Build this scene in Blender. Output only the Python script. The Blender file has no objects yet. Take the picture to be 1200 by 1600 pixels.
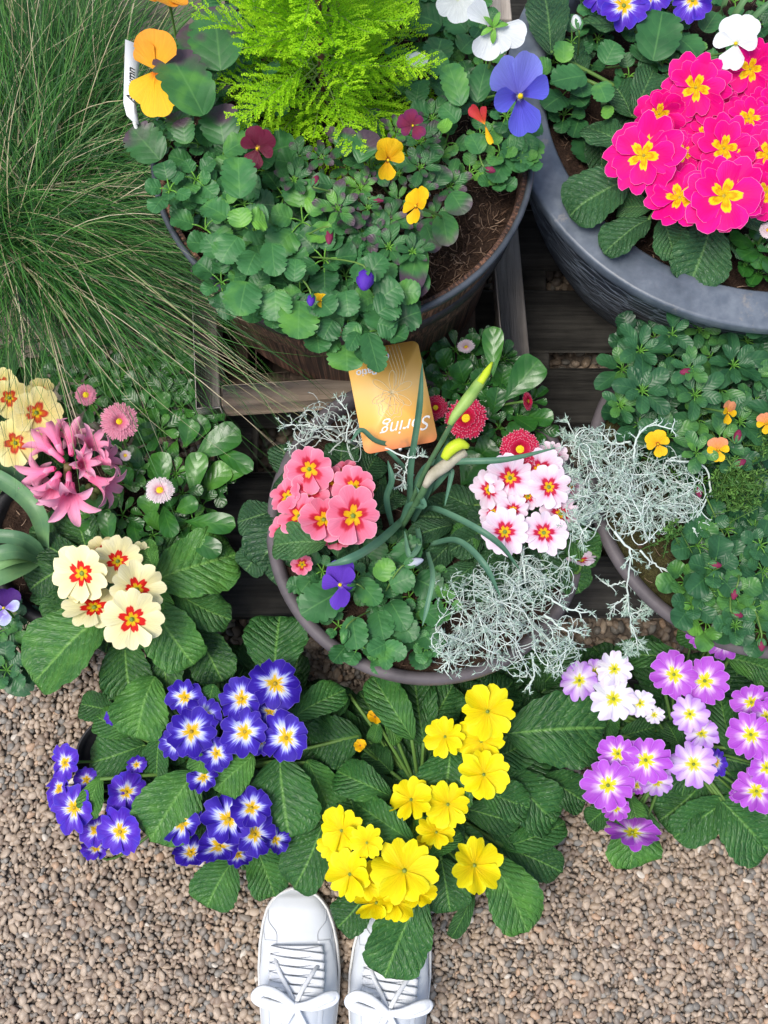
import bpy, math, random
import numpy as np
from mathutils import Matrix, Vector

# ------------------------------------------------------------ camera, light
SC = bpy.context.scene
random.seed(7); rng = np.random.default_rng(7)
TILT = math.radians(15.0); H = 1.40
F = 800/math.tan(math.radians(26.0))
cam_d = bpy.data.cameras.new("camera"); cam = bpy.data.objects.new("camera", cam_d)
SC.collection.objects.link(cam)
cam_d.sensor_fit = 'VERTICAL'; cam_d.sensor_height = 24.0
cam_d.lens = 12.0/math.tan(math.radians(26.0)); cam_d.clip_start = 0.02; cam_d.clip_end = 500
cam.location = (0, 0, H); cam.rotation_euler = (TILT, 0, 0)
SC.camera = cam
W = bpy.data.worlds.new("World"); SC.world = W; W.use_nodes = True
nt = W.node_tree
bg = nt.nodes.get("Background") or nt.nodes.new("ShaderNodeBackground")
sky = nt.nodes.new("ShaderNodeTexSky"); sky.sky_type = 'NISHITA'; sky.sun_disc = False
SUN_EL = math.radians(68); SUN_AZ = math.radians(-120)
sky.sun_elevation = SUN_EL; sky.sun_rotation = SUN_AZ
sky.air_density = 1.0; sky.dust_density = 3.0; sky.ozone_density = 1.0
nt.links.new(sky.outputs[0], bg.inputs[0]); bg.inputs[1].default_value = 0.13
sun_d = bpy.data.lights.new("sun", 'SUN'); sun_d.energy = 2.0; sun_d.angle = math.radians(26); sun_d.color = (1, .96, .9)
sun = bpy.data.objects.new("sun", sun_d); SC.collection.objects.link(sun)
sun.location = (-1, 2, 4)
sd = Vector((math.sin(SUN_AZ)*math.cos(SUN_EL), math.cos(SUN_AZ)*math.cos(SUN_EL), math.sin(SUN_EL)))
sun.rotation_euler = sd.to_track_quat('Z', 'Y').to_euler()
SC.view_settings.view_transform = 'Standard'; SC.view_settings.look = 'None'
SC.view_settings.exposure = 0.48; SC.view_settings.gamma = 1.0
SC.render.engine = 'CYCLES'
SC.cycles.max_bounces = 6; SC.cycles.diffuse_bounces = 2; SC.cycles.transmission_bounces = 3
SC.cycles.use_denoising = True

CT, ST = math.cos(TILT), math.sin(TILT)
def P(px, py, z=0.0):
    """photo coordinate (1200x1600) at a height above the ground -> world point"""
    dx = (px-600)/F; dy = -(py-800)/F
    d = np.array([dx, dy*CT+ST, dy*ST-CT])
    s = (z-H)/d[2]
    return np.array([d[0]*s, d[1]*s, z])
def depth(p):
    return -(p[1]*(-ST)+(p[2]-H)*CT)
def Q(p):
    q = np.array([p[0], p[1], p[2]-H]); y = q[1]*CT+q[2]*ST; z = -q[1]*ST+q[2]*CT
    return 600+F*q[0]/-z, 800-F*y/-z
def mpp(px, py, z):
    p = P(px, py, z); return depth(p)/F
def nrm(v):
    v = np.asarray(v, float); return v/(np.linalg.norm(v)+1e-12)
UP = np.array([0, 0, 1.0])
U = random.uniform

# ------------------------------------------------------------ mesh builder
class MB:
    def __init__(s): s.V=[]; s.Fq=[]; s.Ft=[]; s.UV=[]; s.T=[]; s.n=0
    def add(s, V, Fq=None, Ft=None, uv=None, tint=0.5):
        V = np.asarray(V, float).reshape(-1, 3); k = len(V)
        s.V.append(V)
        if Fq is not None and len(Fq): s.Fq.append(np.asarray(Fq, int)+s.n)
        if Ft is not None and len(Ft): s.Ft.append(np.asarray(Ft, int)+s.n)
        s.UV.append(np.zeros((k, 2)) if uv is None else np.asarray(uv, float).reshape(-1, 2))
        s.T.append(np.full(k, tint) if np.isscalar(tint) else np.asarray(tint, float).reshape(-1))
        s.n += k
    def grid(s, Pt, uv=None, tint=0.5, wrap=False):
        a, b = Pt.shape[:2]
        idx = np.arange(a*b).reshape(a, b)
        if wrap: nx = np.roll(idx, -1, axis=1); A=idx[:-1]; B=nx[:-1]; C_=nx[1:]; D=idx[1:]
        else: A=idx[:-1,:-1]; B=idx[:-1,1:]; C_=idx[1:,1:]; D=idx[1:,:-1]
        Fq = np.stack([A, B, C_, D], -1).reshape(-1, 4)
        s.add(Pt.reshape(-1, 3), Fq, None, None if uv is None else uv.reshape(-1, 2), tint)
    def build(s, name, mat, parent=None, org=None, smooth=True):
        me = bpy.data.meshes.new(name)
        V = np.concatenate(s.V) if s.V else np.zeros((3,3))
        if org is not None: V = V-np.asarray(org)
        q = np.concatenate(s.Fq) if s.Fq else np.zeros((0,4), int)
        t = np.concatenate(s.Ft) if s.Ft else np.zeros((0,3), int)
        me.vertices.add(len(V)); me.vertices.foreach_set("co", V.astype(np.float32).ravel())
        lp = np.concatenate([q.ravel(), t.ravel()]).astype(np.int32)
        me.loops.add(len(lp)); me.loops.foreach_set("vertex_index", lp)
        st = np.concatenate([np.arange(len(q))*4, len(q)*4+np.arange(len(t))*3]).astype(np.int32)
        me.polygons.add(len(st)); me.polygons.foreach_set("loop_start", st)
        me.update(calc_edges=True)
        if smooth: me.polygons.foreach_set("use_smooth", np.ones(len(st), bool))
        uv = me.uv_layers.new(name="UVMap"); UVv = np.concatenate(s.UV)
        uv.data.foreach_set("uv", UVv[lp].astype(np.float32).ravel())
        at = me.attributes.new("tint", 'FLOAT', 'POINT'); at.data.foreach_set("value", np.concatenate(s.T).astype(np.float32))
        me.materials.append(mat)
        o = bpy.data.objects.new(name, me); SC.collection.objects.link(o)
        if parent is not None: o.parent = parent
        return o

def thing(name, label, cat, loc, group=None):
    o = bpy.data.objects.new(name, None); SC.collection.objects.link(o)
    o.empty_display_size = 0.05
    o.location = tuple(loc); o['label'] = label; o['category'] = cat
    if group: o['group'] = group
    return o
def org(t):
    l = t.location; return np.array([l.x, l.y, l.z])

# ------------------------------------------------------------ materials
def mk(name):
    m = bpy.data.materials.new(name); m.use_nodes = True
    n = m.node_tree.nodes; l = m.node_tree.links
    return m, n, l, n["Principled BSDF"]
def math_(n, l, op, a, b=None, c=None, clamp=False):
    x = n.new("ShaderNodeMath"); x.operation = op; x.use_clamp = clamp
    for i, v in enumerate((a, b, c)):
        if v is None: continue
        if isinstance(v, (int, float)): x.inputs[i].default_value = v
        else: l.new(v, x.inputs[i])
    return x.outputs[0]
def noise_(n, l, scale, detail=3, vec=None, rough=.5):
    x = n.new("ShaderNodeTexNoise"); x.inputs["Scale"].default_value = scale; x.inputs["Detail"].default_value = detail
    x.inputs["Roughness"].default_value = rough
    if vec is not None: l.new(vec, x.inputs["Vector"])
    return x.outputs["Fac"]
def ramp_(n, l, fac, stops, interp='LINEAR'):
    r = n.new("ShaderNodeValToRGB"); cr = r.color_ramp; cr.interpolation = interp
    while len(cr.elements) > 1: cr.elements.remove(cr.elements[-1])
    cr.elements[0].position = stops[0][0]; cr.elements[0].color = (*stops[0][1], 1)
    for p, c in stops[1:]:
        e = cr.elements.new(p); e.color = (*c, 1)
    l.new(fac, r.inputs[0]); return r.outputs[0]
def mix_(n, l, fac, a, b, mode='MIX'):
    x = n.new("ShaderNodeMix"); x.data_type = 'RGBA'; x.blend_type = mode
    for i, v in ((0, fac), (6, a), (7, b)):
        if isinstance(v, (int, float)): x.inputs[i].default_value = v
        elif isinstance(v, tuple): x.inputs[i].default_value = (*v, 1)
        else: l.new(v, x.inputs[i])
    return x.outputs[2]
def bump_(n, l, h, bsdf, strength=.5, dist=.001):
    b = n.new("ShaderNodeBump"); b.inputs["Strength"].default_value = strength; b.inputs["Distance"].default_value = dist
    l.new(h, b.inputs["Height"]); l.new(b.outputs[0], bsdf.inputs["Normal"]); return b
def comb_(n, l, x, y, z):
    c = n.new("ShaderNodeCombineXYZ")
    for i, v in enumerate((x, y, z)):
        if isinstance(v, (int, float)): c.inputs[i].default_value = v
        else: l.new(v, c.inputs[i])
    return c.outputs[0]
def uvs(n, l):
    a = n.new("ShaderNodeUVMap"); a.uv_map = "UVMap"
    s = n.new("ShaderNodeSeparateXYZ"); l.new(a.outputs[0], s.inputs[0]); return s.outputs[0], s.outputs[1]
def tint_(n):
    a = n.new("ShaderNodeAttribute"); a.attribute_name = "tint"; return a.outputs["Fac"]
def geo_(n): return n.new("ShaderNodeNewGeometry").outputs["Position"]
def trans_(m, n, l, bs, col, amount):
    t = n.new("ShaderNodeBsdfTranslucent")
    if isinstance(col, tuple): t.inputs[0].default_value = (*col, 1)
    else: l.new(col, t.inputs[0])
    mx = n.new("ShaderNodeMixShader"); mx.inputs[0].default_value = amount
    l.new(bs.outputs[0], mx.inputs[1]); l.new(t.outputs[0], mx.inputs[2])
    l.new(mx.outputs[0], n["Material Output"].inputs[0])

def leaf_mat(name, dark, mid, light, vein=(.2,.3,.12), kind='prim', rough=.42, purple=0.0, spec=.38):
    m, n, l, bs = mk(name)
    u, v = uvs(n, l); t = tint_(n); pos = geo_(n)
    nz = noise_(n, l, 45, 3, pos)
    f = math_(n, l, 'ADD', t, math_(n, l, 'MULTIPLY', math_(n, l, 'SUBTRACT', nz, .5), .9))
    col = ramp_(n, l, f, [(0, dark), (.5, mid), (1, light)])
    av = math_(n, l, 'ABSOLUTE', math_(n, l, 'MULTIPLY_ADD', v, 2, -1))
    N = {'prim': 9, 'viola': 5, 'spoon': 5, 'strap': 1}[kind]
    ph = math_(n, l, 'SUBTRACT', u, math_(n, l, 'MULTIPLY', av, .33))
    sn = math_(n, l, 'ABSOLUTE', math_(n, l, 'SINE', math_(n, l, 'MULTIPLY', ph, math.pi*N)))
    lat = math_(n, l, 'SUBTRACT', 1.0, math_(n, l, 'MULTIPLY', sn, {'prim':7,'viola':6,'spoon':7,'strap':3}[kind]), clamp=True)
    mid_ = math_(n, l, 'SUBTRACT', 1.0, math_(n, l, 'MULTIPLY', av, {'prim':15,'viola':16,'spoon':14,'strap':9}[kind]), clamp=True)
    vm = math_(n, l, 'MAXIMUM', math_(n, l, 'MULTIPLY', lat, {'prim':.35,'viola':.10,'spoon':.10,'strap':0}[kind]), math_(n, l, 'MULTIPLY', mid_, {'prim':.9,'viola':.45,'spoon':.45,'strap':.25}[kind]))
    col = mix_(n, l, vm, col, vein)
    if purple > 0:
        pn = noise_(n, l, 28, 2, pos)
        pm = math_(n, l, 'MULTIPLY', math_(n, l, 'SUBTRACT', math_(n, l, 'ADD', math_(n, l, 'MULTIPLY', u, .55), pn), 1.02-purple*.3), 6, clamp=True)
        col = mix_(n, l, pm, col, (.085,.055,.075))
    if kind == 'prim':
        vo = n.new("ShaderNodeTexVoronoi"); vo.feature = 'DISTANCE_TO_EDGE'; vo.inputs["Scale"].default_value = 1
        l.new(comb_(n, l, math_(n, l, 'MULTIPLY', ph, 19), math_(n, l, 'MULTIPLY', v, 13), math_(n,l,'MULTIPLY',t,40)), vo.inputs["Vector"])
        cell = math_(n, l, 'SQRT', math_(n, l, 'MULTIPLY', vo.outputs["Distance"], 1.8, clamp=True))
        h = math_(n, l, 'ADD', math_(n, l, 'MULTIPLY', cell, .55), math_(n, l, 'POWER', sn, .6))
        col = mix_(n, l, math_(n, l, 'MULTIPLY', math_(n, l, 'SUBTRACT', .42, cell, clamp=True), .9), col, vein)
        bump_(n, l, h, bs, .75, .0022)
    else:
        h = math_(n, l, 'ADD', math_(n, l, 'MULTIPLY', sn, .5), math_(n, l, 'MULTIPLY', noise_(n, l, 250, 2, pos), .4))
        bump_(n, l, h, bs, .5, .0008)
    l.new(col, bs.inputs["Base Color"]); bs.inputs["Roughness"].default_value = rough
    bs.inputs["Specular IOR Level"].default_value = spec
    trans_(m, n, l, bs, mix_(n, l, .5, col, (.25,.45,.04)), .06)
    return m

def petal_mat(name, stops, star=.25, streak=.12, edge=None, edge_w=.95, vein=None, rough=.55, freq=9, gloss=.25, mottled=None):
    m, n, l, bs = mk(name)
    u, v = uvs(n, l); t = tint_(n)
    vec = comb_(n, l, math_(n, l, 'MULTIPLY', v, freq), math_(n, l, 'MULTIPLY', u, 1.6), math_(n, l, 'MULTIPLY', t, 60))
    nz = noise_(n, l, 1.0, 3, vec)
    c = math_(n, l, 'COSINE', math_(n, l, 'MULTIPLY', math_(n, l, 'SUBTRACT', v, .5), 2*math.pi))
    den = math_(n, l, 'MULTIPLY_ADD', c, star, 1.0)
    d = math_(n, l, 'DIVIDE', u, den)
    d = math_(n, l, 'ADD', d, math_(n, l, 'MULTIPLY', math_(n, l, 'SUBTRACT', nz, .5), streak*2))
    col = ramp_(n, l, d, stops)
    bn = noise_(n, l, 1.0, 4, comb_(n, l, math_(n, l, 'MULTIPLY', v, 34), math_(n, l, 'MULTIPLY', u, 2.5), math_(n, l, 'MULTIPLY', t, 33)))
    col = mix_(n, l, .5, col, mix_(n, l, bn, (.58,.58,.58), (1.38,1.38,1.38)), 'MULTIPLY')
    if mottled: col = mix_(n, l, math_(n, l, 'MULTIPLY', math_(n, l, 'SUBTRACT', noise_(n, l, 130, 2, geo_(n)), .5), 5, clamp=True), col, mottled)
    if edge:
        av = math_(n, l, 'ABSOLUTE', math_(n, l, 'MULTIPLY_ADD', v, 2, -1))
        av2 = math_(n, l, 'MULTIPLY', math_(n, l, 'GREATER_THAN', u, .6), av)
        e = math_(n, l, 'MULTIPLY', math_(n, l, 'SUBTRACT', math_(n, l, 'MAXIMUM', u, av2), edge_w), 1/(1-edge_w)*1.3, clamp=True)
        col = mix_(n, l, e, col, edge)
    l.new(col, bs.inputs["Base Color"]); bs.inputs["Roughness"].default_value = rough
    bs.inputs["Specular IOR Level"].default_value = gloss
    bump_(n, l, bn, bs, .6, .0010)
    trans_(m, n, l, bs, col, .18)
    return m

def plain(name, c1, c2=None, scale=60, rough=.6, bump=0, dist=.001, spec=.3, trans=0, stretch=None, metal=0):
    m, n, l, bs = mk(name)
    pos = geo_(n)
    if stretch:
        mp = n.new("ShaderNodeMapping"); mp.inputs["Scale"].default_value = stretch; l.new(pos, mp.inputs[0]); pos = mp.outputs[0]
    nz = noise_(n, l, scale, 5, pos, .6)
    if c2: col = ramp_(n, l, nz, [(.3, c1), (.7, c2)])
    else: col = ramp_(n, l, nz, [(.3, tuple(x*.85 for x in c1)), (.7, tuple(min(1, x*1.1) for x in c1))])
    l.new(col, bs.inputs["Base Color"]); bs.inputs["Roughness"].default_value = rough
    bs.inputs["Specular IOR Level"].default_value = spec; bs.inputs["Metallic"].default_value = metal
    if bump: bump_(n, l, nz, bs, bump, dist)
    if trans: trans_(m, n, l, bs, col, trans)
    return m
def tintmat(name, stops, rough=.55, trans=.1, spec=.3):
    m, n, l, bs = mk(name)
    f = math_(n, l, 'ADD', tint_(n), math_(n, l, 'MULTIPLY', math_(n, l, 'SUBTRACT', noise_(n, l, 60, 2, geo_(n)), .5), .3))
    col = ramp_(n, l, f, stops)
    l.new(col, bs.inputs["Base Color"]); bs.inputs["Roughness"].default_value = rough; bs.inputs["Specular IOR Level"].default_value = spec
    if trans: trans_(m, n, l, bs, col, trans)
    return m

# ------------------------------------------------------------ shapes
def bez(a, b, c, n):
    t = np.linspace(0, 1, n)[:, None]; a, b, c = map(np.asarray, (a, b, c))
    return (1-t)**2*a+2*t*(1-t)*b+t*t*c
def spline(pts, n):
    pts = np.asarray(pts, float); k = len(pts)
    if k == 2: return pts[0]+(pts[1]-pts[0])*np.linspace(0,1,n)[:,None]
    pp = np.vstack([2*pts[0]-pts[1], pts, 2*pts[-1]-pts[-2]])
    out = []
    for t in np.linspace(0, k-1, n):
        i = min(int(t), k-2); f = t-i; p0, p1, p2, p3 = pp[i:i+4]
        out.append(.5*((2*p1)+(-p0+p2)*f+(2*p0-5*p1+4*p2-p3)*f*f+(-p0+3*p1-3*p2+p3)*f**3))
    return np.array(out)
def tube(mb, pts, rad, sides=6, tint=.5, flat=1.0, ref=None, cap=True):
    pts = np.asarray(pts, float); n = len(pts)
    rad = np.full(n, rad) if np.isscalar(rad) else np.asarray(rad, float)
    T = np.gradient(pts, axis=0); T /= np.linalg.norm(T, axis=1)[:, None]+1e-12
    if ref is None: ref = UP if abs(T[n//2][2]) < .85 else np.array([.3, 1, .1])
    S = np.cross(T, ref); S /= np.linalg.norm(S, axis=1)[:, None]+1e-12
    N = np.cross(S, T)
    if cap:
        pts = np.vstack([pts[:1], pts, pts[-1:]]); rad = np.concatenate([[0], rad, [0]])
        S = np.vstack([S[:1], S, S[-1:]]); N = np.vstack([N[:1], N, N[-1:]])
    a = np.linspace(0, 2*np.pi, sides, endpoint=False)
    G = pts[:, None]+rad[:, None, None]*(np.cos(a)[None, :, None]*S[:, None]+flat*np.sin(a)[None, :, None]*N[:, None])
    k = len(pts)
    uv = np.stack(np.meshgrid(np.linspace(0, 1, k), np.linspace(0, 1, sides), indexing='ij'), -1)
    mb.grid(G, uv, tint, wrap=True)
PROF = {
 'prim': lambda s: s**.62*(1-s)**.36, 'viola': lambda s: s**.44*(1-s)**.40, 'oval': lambda s: s**.7*(1-s)**.5,
 'spoon': lambda s: s**1.15*(1-s)**.38, 'lance': lambda s: s**.8*(1-s)**.8,
 'strap': lambda s: np.minimum(1, s*12)**.5*np.clip((1-s)*3.2, 0, 1)**.6}
_ss = np.linspace(0.001, .999, 400); PMAX = {k: f(_ss).max() for k, f in PROF.items()}
def leaf(mb, B, T, Wd, arch=.15, shape='prim', cup=.12, ruf=.05, roll=0, tint=.5, nu=22, nv=9, ripple=0, teeth=0, side_bend=0, tipcurl=0):
    B = np.asarray(B, float); T = np.asarray(T, float); L = np.linalg.norm(T-B)
    d = nrm(T-B); sd = nrm(np.cross(d, UP)) if abs(d[2]) < .97 else np.array([1., 0, 0])
    up = np.cross(sd, d)
    M = (B+T)/2+up*arch*L+sd*side_bend*L
    c = bez(B, M, T, nu); tg = np.gradient(c, axis=0); tg /= np.linalg.norm(tg, axis=1)[:, None]+1e-12
    S = np.cross(tg, up); S /= np.linalg.norm(S, axis=1)[:, None]+1e-12
    N = np.cross(S, tg)
    cr, sr = math.cos(roll), math.sin(roll); S, N = S*cr+N*sr, N*cr-S*sr
    s = np.linspace(0, 1, nu); h = PROF[shape](np.clip(s, .004, .996))/PMAX[shape]*Wd/2
    h[-1] *= .35
    if teeth: h = h*(1-.20*(1-np.abs(np.sin(np.pi*(teeth+.5)*s**1.15)))**2*np.clip(s*4-.6, 0, 1))
    v = np.linspace(-1, 1, nv); vv = v[None, :]; uu = s[:, None]
    ph = U(0, 6.28)
    z = cup*Wd*np.abs(vv)**1.6*.5*(h/(Wd/2))[:, None]
    z = z+ruf*Wd*np.abs(vv)**2.5*np.sin(uu*U(9, 14)+ph+np.sign(vv)*1.3)*(h/(Wd/2))[:, None]
    if ripple:
        z = z+ripple*Wd*np.abs(np.sin(np.pi*9*(uu-.33*np.abs(vv))))*(1-np.abs(vv)**5)*np.clip(uu*4, 0, 1)*np.clip(np.abs(vv)*8, 0, 1)
    if ripple:
        z = z+.035*Wd*np.sin(uu*7+ph)*np.cos(vv*3+ph)*np.clip(uu*3, 0, 1)
        h = h*(1+.025*np.sin(s*34+ph)+.02*np.sin(s*61+2*ph))
    if tipcurl: z = z-tipcurl*Wd*np.clip(uu-.7, 0, 1)**2*6
    G = c[:, None]+S[:, None]*(vv*h[:, None])[:, :, None]+N[:, None]*z[:, :, None]
    uv = np.stack([np.repeat(s[:, None], nv, 1), np.repeat((v[None]+1)/2, nu, 0)], -1)
    mb.grid(G, uv, tint)
def frame(N, upd=(0, 1, 0)):
    N = nrm(N); X = nrm(np.cross(upd, N)); Y = np.cross(N, X); return X, Y, N
def petal(mb, C, fr, ang, hw, R, notch=.12, cup=.1, ruf=.04, z0=0, roll=.06, tint=.5, nu=9, nv=11, side=.42, frill=0, curl=0, r0=0.0):
    X, Y, N = fr; notch = notch*1.0
    u = np.linspace(r0, 1, nu)[:, None]; v = np.linspace(-1, 1, nv)[None, :]
    pr = (1-side*np.abs(v)**3)*(1-notch*np.exp(-(v/.15)**2))
    if frill: pr = pr*(1+frill*np.cos(v*8+U(0, 6)))
    r = u*R*pr; a = ang+v*hw
    ph = U(0, 6.28)
    z = R*(cup*u**1.5+z0*u+ruf*u**2*np.sin(3.2*v+ph)+roll*v*u-curl*u**3)-R*.05*(1-u)**2
    G = C+r[..., None]*(np.cos(a)[..., None]*X+np.sin(a)[..., None]*Y)+z[..., None]*N
    uv = np.stack([np.repeat(u, nv, 1), np.repeat((v+1)/2, nu, 0)], -1)
    mb.grid(G, uv, tint)
def dome(mb, C, fr, R, hgt, tint=.5, nr=5, na=12):
    X, Y, N = fr
    t = np.linspace(0, 1, nr)[:, None]; a = np.linspace(0, 2*np.pi, na, endpoint=False)[None]
    r = R*np.sin(t*np.pi/2); z = hgt*np.cos(t*np.pi/2)+0*a
    G = C+(r*np.cos(a))[..., None]*X+(r*np.sin(a))[..., None]*Y+z[..., None]*N
    uv = np.stack([np.repeat(t, na, 1), np.repeat(a/6.283, nr, 0)], -1)
    mb.grid(G, uv, tint, wrap=True)
def box(mb, c, s, rot=0, bev=.002, tint=.5, nseg=1):
    """bevelled box: centre, full size, rotation about z"""
    hx, hy, hz = s[0]/2, s[1]/2, s[2]/2; b = min(bev, hx*.4, hy*.4, hz*.4)
    V = []
    for x in (-1, 1):
        for y in (-1, 1):
            for z in (-1, 1):
                V += [(x*(hx-b), y*(hy-b), z*hz), (x*(hx-b), y*hy, z*(hz-b)), (x*hx, y*(hy-b), z*(hz-b))]
    V = np.array(V)
    def id(x, y, z, k): return ((x*2+y)*2+z)*3+k
    Fq = []; Ft = []
    for z in (0, 1): Fq.append([id(0,0,z,0), id(1,0,z,0), id(1,1,z,0), id(0,1,z,0)][::(1 if z else -1)])
    for y in (0, 1): Fq.append([id(0,y,0,1), id(1,y,0,1), id(1,y,1,1), id(0,y,1,1)][::(-1 if y else 1)])
    for x in (0, 1): Fq.append([id(x,0,0,2), id(x,1,0,2), id(x,1,1,2), id(x,0,1,2)][::(1 if x else -1)])
    for x in (0, 1):
        for y in (0, 1):
            Fq.append([id(x,y,0,1), id(x,y,0,2), id(x,y,1,2), id(x,y,1,1)])
            for z in (0, 1): Ft.append([id(x,y,z,0), id(x,y,z,1), id(x,y,z,2)])
    for x in (0, 1):
        for z in (0, 1): Fq.append([id(x,0,z,0), id(x,0,z,2), id(x,1,z,2), id(x,1,z,0)])
    for y in (0, 1):
        for z in (0, 1): Fq.append([id(0,y,z,0), id(0,y,z,1), id(1,y,z,1), id(1,y,z,0)])
    uv = V[:, :2]*1.0
    c_, s_ = math.cos(rot), math.sin(rot)
    V2 = np.stack([V[:, 0]*c_-V[:, 1]*s_+c[0], V[:, 0]*s_+V[:, 1]*c_+c[1], V[:, 2]+c[2]], -1)
    mb.add(V2, Fq, Ft, uv, tint)
def lathe(mb, c, prof, n=64, tint=.5):
    """prof: list of (radius, z) about the vertical axis through c"""
    p = np.array(prof, float); a = np.linspace(0, 2*np.pi, n+1)
    G = np.zeros((len(p), n+1, 3))
    G[..., 0] = c[0]+p[:, 0][:, None]*np.cos(a); G[..., 1] = c[1]+p[:, 0][:, None]*np.sin(a); G[..., 2] = p[:, 1][:, None]
    uv = np.stack([np.repeat(np.linspace(0, 1, len(p))[:, None], n+1, 1), np.repeat((a/6.28318)[None], len(p), 0)], -1)
    mb.grid(G[:, ::-1], uv[:, ::-1], tint)
def inpoly(x, y, poly):
    r = False; j = len(poly)-1
    for i in range(len(poly)):
        xi, yi = poly[i]; xj, yj = poly[j]
        if (yi > y) != (yj > y) and x < (xj-xi)*(y-yi)/(yj-yi)+xi: r = not r
        j = i
    return r
def scatter(poly, n, mind):
    xs = [p[0] for p in poly]; ys = [p[1] for p in poly]; out = []; k = 0
    while len(out) < n and k < n*60:
        k += 1; x = U(min(xs), max(xs)); y = U(min(ys), max(ys))
        if inpoly(x, y, poly) and all((x-a)**2+(y-b)**2 > mind*mind for a, b in out): out.append((x, y))
    return out
# ------------------------------------------------------------ ground
def gravel_stone_mat():
    m, n, l, bs = mk("pebble_stone")
    g = n.new("ShaderNodeNewGeometry")
    col = ramp_(n, l, g.outputs["Random Per Island"], [
        (0, (.27,.215,.17)), (.12, (.39,.31,.235)), (.24, (.245,.215,.185)), (.36, (.44,.36,.285)), (.48, (.32,.255,.20)),
        (.58, (.20,.19,.175)), (.66, (.48,.395,.315)), (.76, (.35,.285,.225)), (.85, (.27,.205,.16)), (.91, (.47,.33,.23)), (.94, (.27,.26,.24)), (.985, (.62,.58,.52))], 'CONSTANT')
    nz = noise_(n, l, 260, 4, g.outputs["Position"])
    col = mix_(n, l, .55, col, mix_(n, l, nz, (.54,.50,.44), (1.32,1.23,1.09)), 'MULTIPLY')
    l.new(col, bs.inputs["Base Color"]); bs.inputs["Roughness"].default_value = .5
    bump_(n, l, nz, bs, .4, .001); return m
M_peb = gravel_stone_mat()
def ground_mat():
    m, n, l, bs = mk("ground_grit")
    vo = n.new("ShaderNodeTexVoronoi"); vo.inputs["Scale"].default_value = 95; l.new(geo_(n), vo.inputs["Vector"])
    sp = n.new("ShaderNodeSeparateColor"); l.new(vo.outputs["Color"], sp.inputs[0])
    col = ramp_(n, l, sp.outputs[0], [(0, (.10,.08,.062)), (.5, (.18,.145,.115)), (1, (.27,.22,.17))])
    l.new(col, bs.inputs["Base Color"]); bs.inputs["Roughness"].default_value = .9
    bump_(n, l, math_(n, l, 'MULTIPLY', vo.outputs["Distance"], -1), bs, 1, .004); return m
gb = MB(); S_ = 60.0
gb.add([(-S_,-S_,0),(S_,-S_,0),(S_,S_,0),(-S_,S_,0)], [[0,1,2,3]], None, [(0,0),(1,0),(1,1),(0,1)])
g = gb.build("ground", ground_mat(), smooth=False); g['kind'] = 'structure'

def ico():
    import bmesh
    bm = bmesh.new(); bmesh.ops.create_icosphere(bm, subdivisions=2, radius=1)
    V = np.array([v.co[:] for v in bm.verts]); Ft = np.array([[v.index for v in f.verts] for f in bm.faces]); bm.free(); return V, Ft
ICO_V, ICO_F = ico()
def pebbles(mb, x0, x1, y0, y1, cell, rmin, rmax, zb):
    xs = np.arange(x0, x1, cell); ys = np.arange(y0, y1, cell*.93)
    X, Y = np.meshgrid(xs, ys); X = X+(np.arange(len(ys))[:, None] % 2)*cell/2
    X = (X+rng.uniform(-.36, .36, X.shape)*cell).ravel(); Y = (Y+rng.uniform(-.36, .36, Y.shape)*cell).ravel(); k = len(X)
    shapes = []
    for i in range(14):
        d = rng.normal(size=(3, 3)); q = ICO_V.copy()
        for j in range(6):
            w = nrm(rng.normal(size=3)); q = q*(1+ .10*np.sin(q@w*3.0+rng.uniform(0, 6)))[:, None]
        w = nrm(rng.normal(size=3)); dd = q@w; q = q-np.clip(dd-.7, 0, 1)[:, None]*w*.8
        shapes.append(q)
    shapes = np.array(shapes)
    r = rmin+(rmax-rmin)*rng.random(k)**1.6
    s = shapes[rng.integers(0, 14, k)]
    sc = np.stack([r*rng.uniform(.95, 1.45, k), r*rng.uniform(.8, 1.05, k), r*rng.uniform(.55, .85, k)], -1)
    V = s*sc[:, None]
    tx = rng.uniform(-.5, .5, k)
    V = np.stack([V[..., 0], V[..., 1]*np.cos(tx)[:, None]-V[..., 2]*np.sin(tx)[:, None], V[..., 1]*np.sin(tx)[:, None]+V[..., 2]*np.cos(tx)[:, None]], -1)
    a = rng.uniform(0, 6.28, k)
    V = np.stack([V[..., 0]*np.cos(a)[:, None]-V[..., 1]*np.sin(a)[:, None], V[..., 0]*np.sin(a)[:, None]+V[..., 1]*np.cos(a)[:, None], V[..., 2]], -1)
    V += np.stack([X, Y, zb+r*.35+rng.uniform(0, .0035, k)], -1)[:, None]
    nv = len(ICO_V); Fc = (ICO_F[None]+np.arange(k)[:, None, None]*nv).reshape(-1, 3)
    mb.add(V.reshape(-1, 3), None, Fc)
pb = MB()
ya = P(600, 1640, 0)[1]; yb = P(600, 1000, 0)[1]; yc = P(600, 300, 0)[1]
pebbles(pb, -.66, .66, ya, yb, .0074, .0028, .0056, .003)
pebbles(pb, -.66, .66, ya, yb, .0060, .0020, .0038, .0015)
pebbles(pb, -.40, .72, yb, yc, .0125, .005, .008, .002)
o = pb.build("gravel", M_peb); o['kind'] = 'stuff'; o['label'] = 'brown and tan pea gravel covering the ground'; o['category'] = 'gravel'

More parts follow.
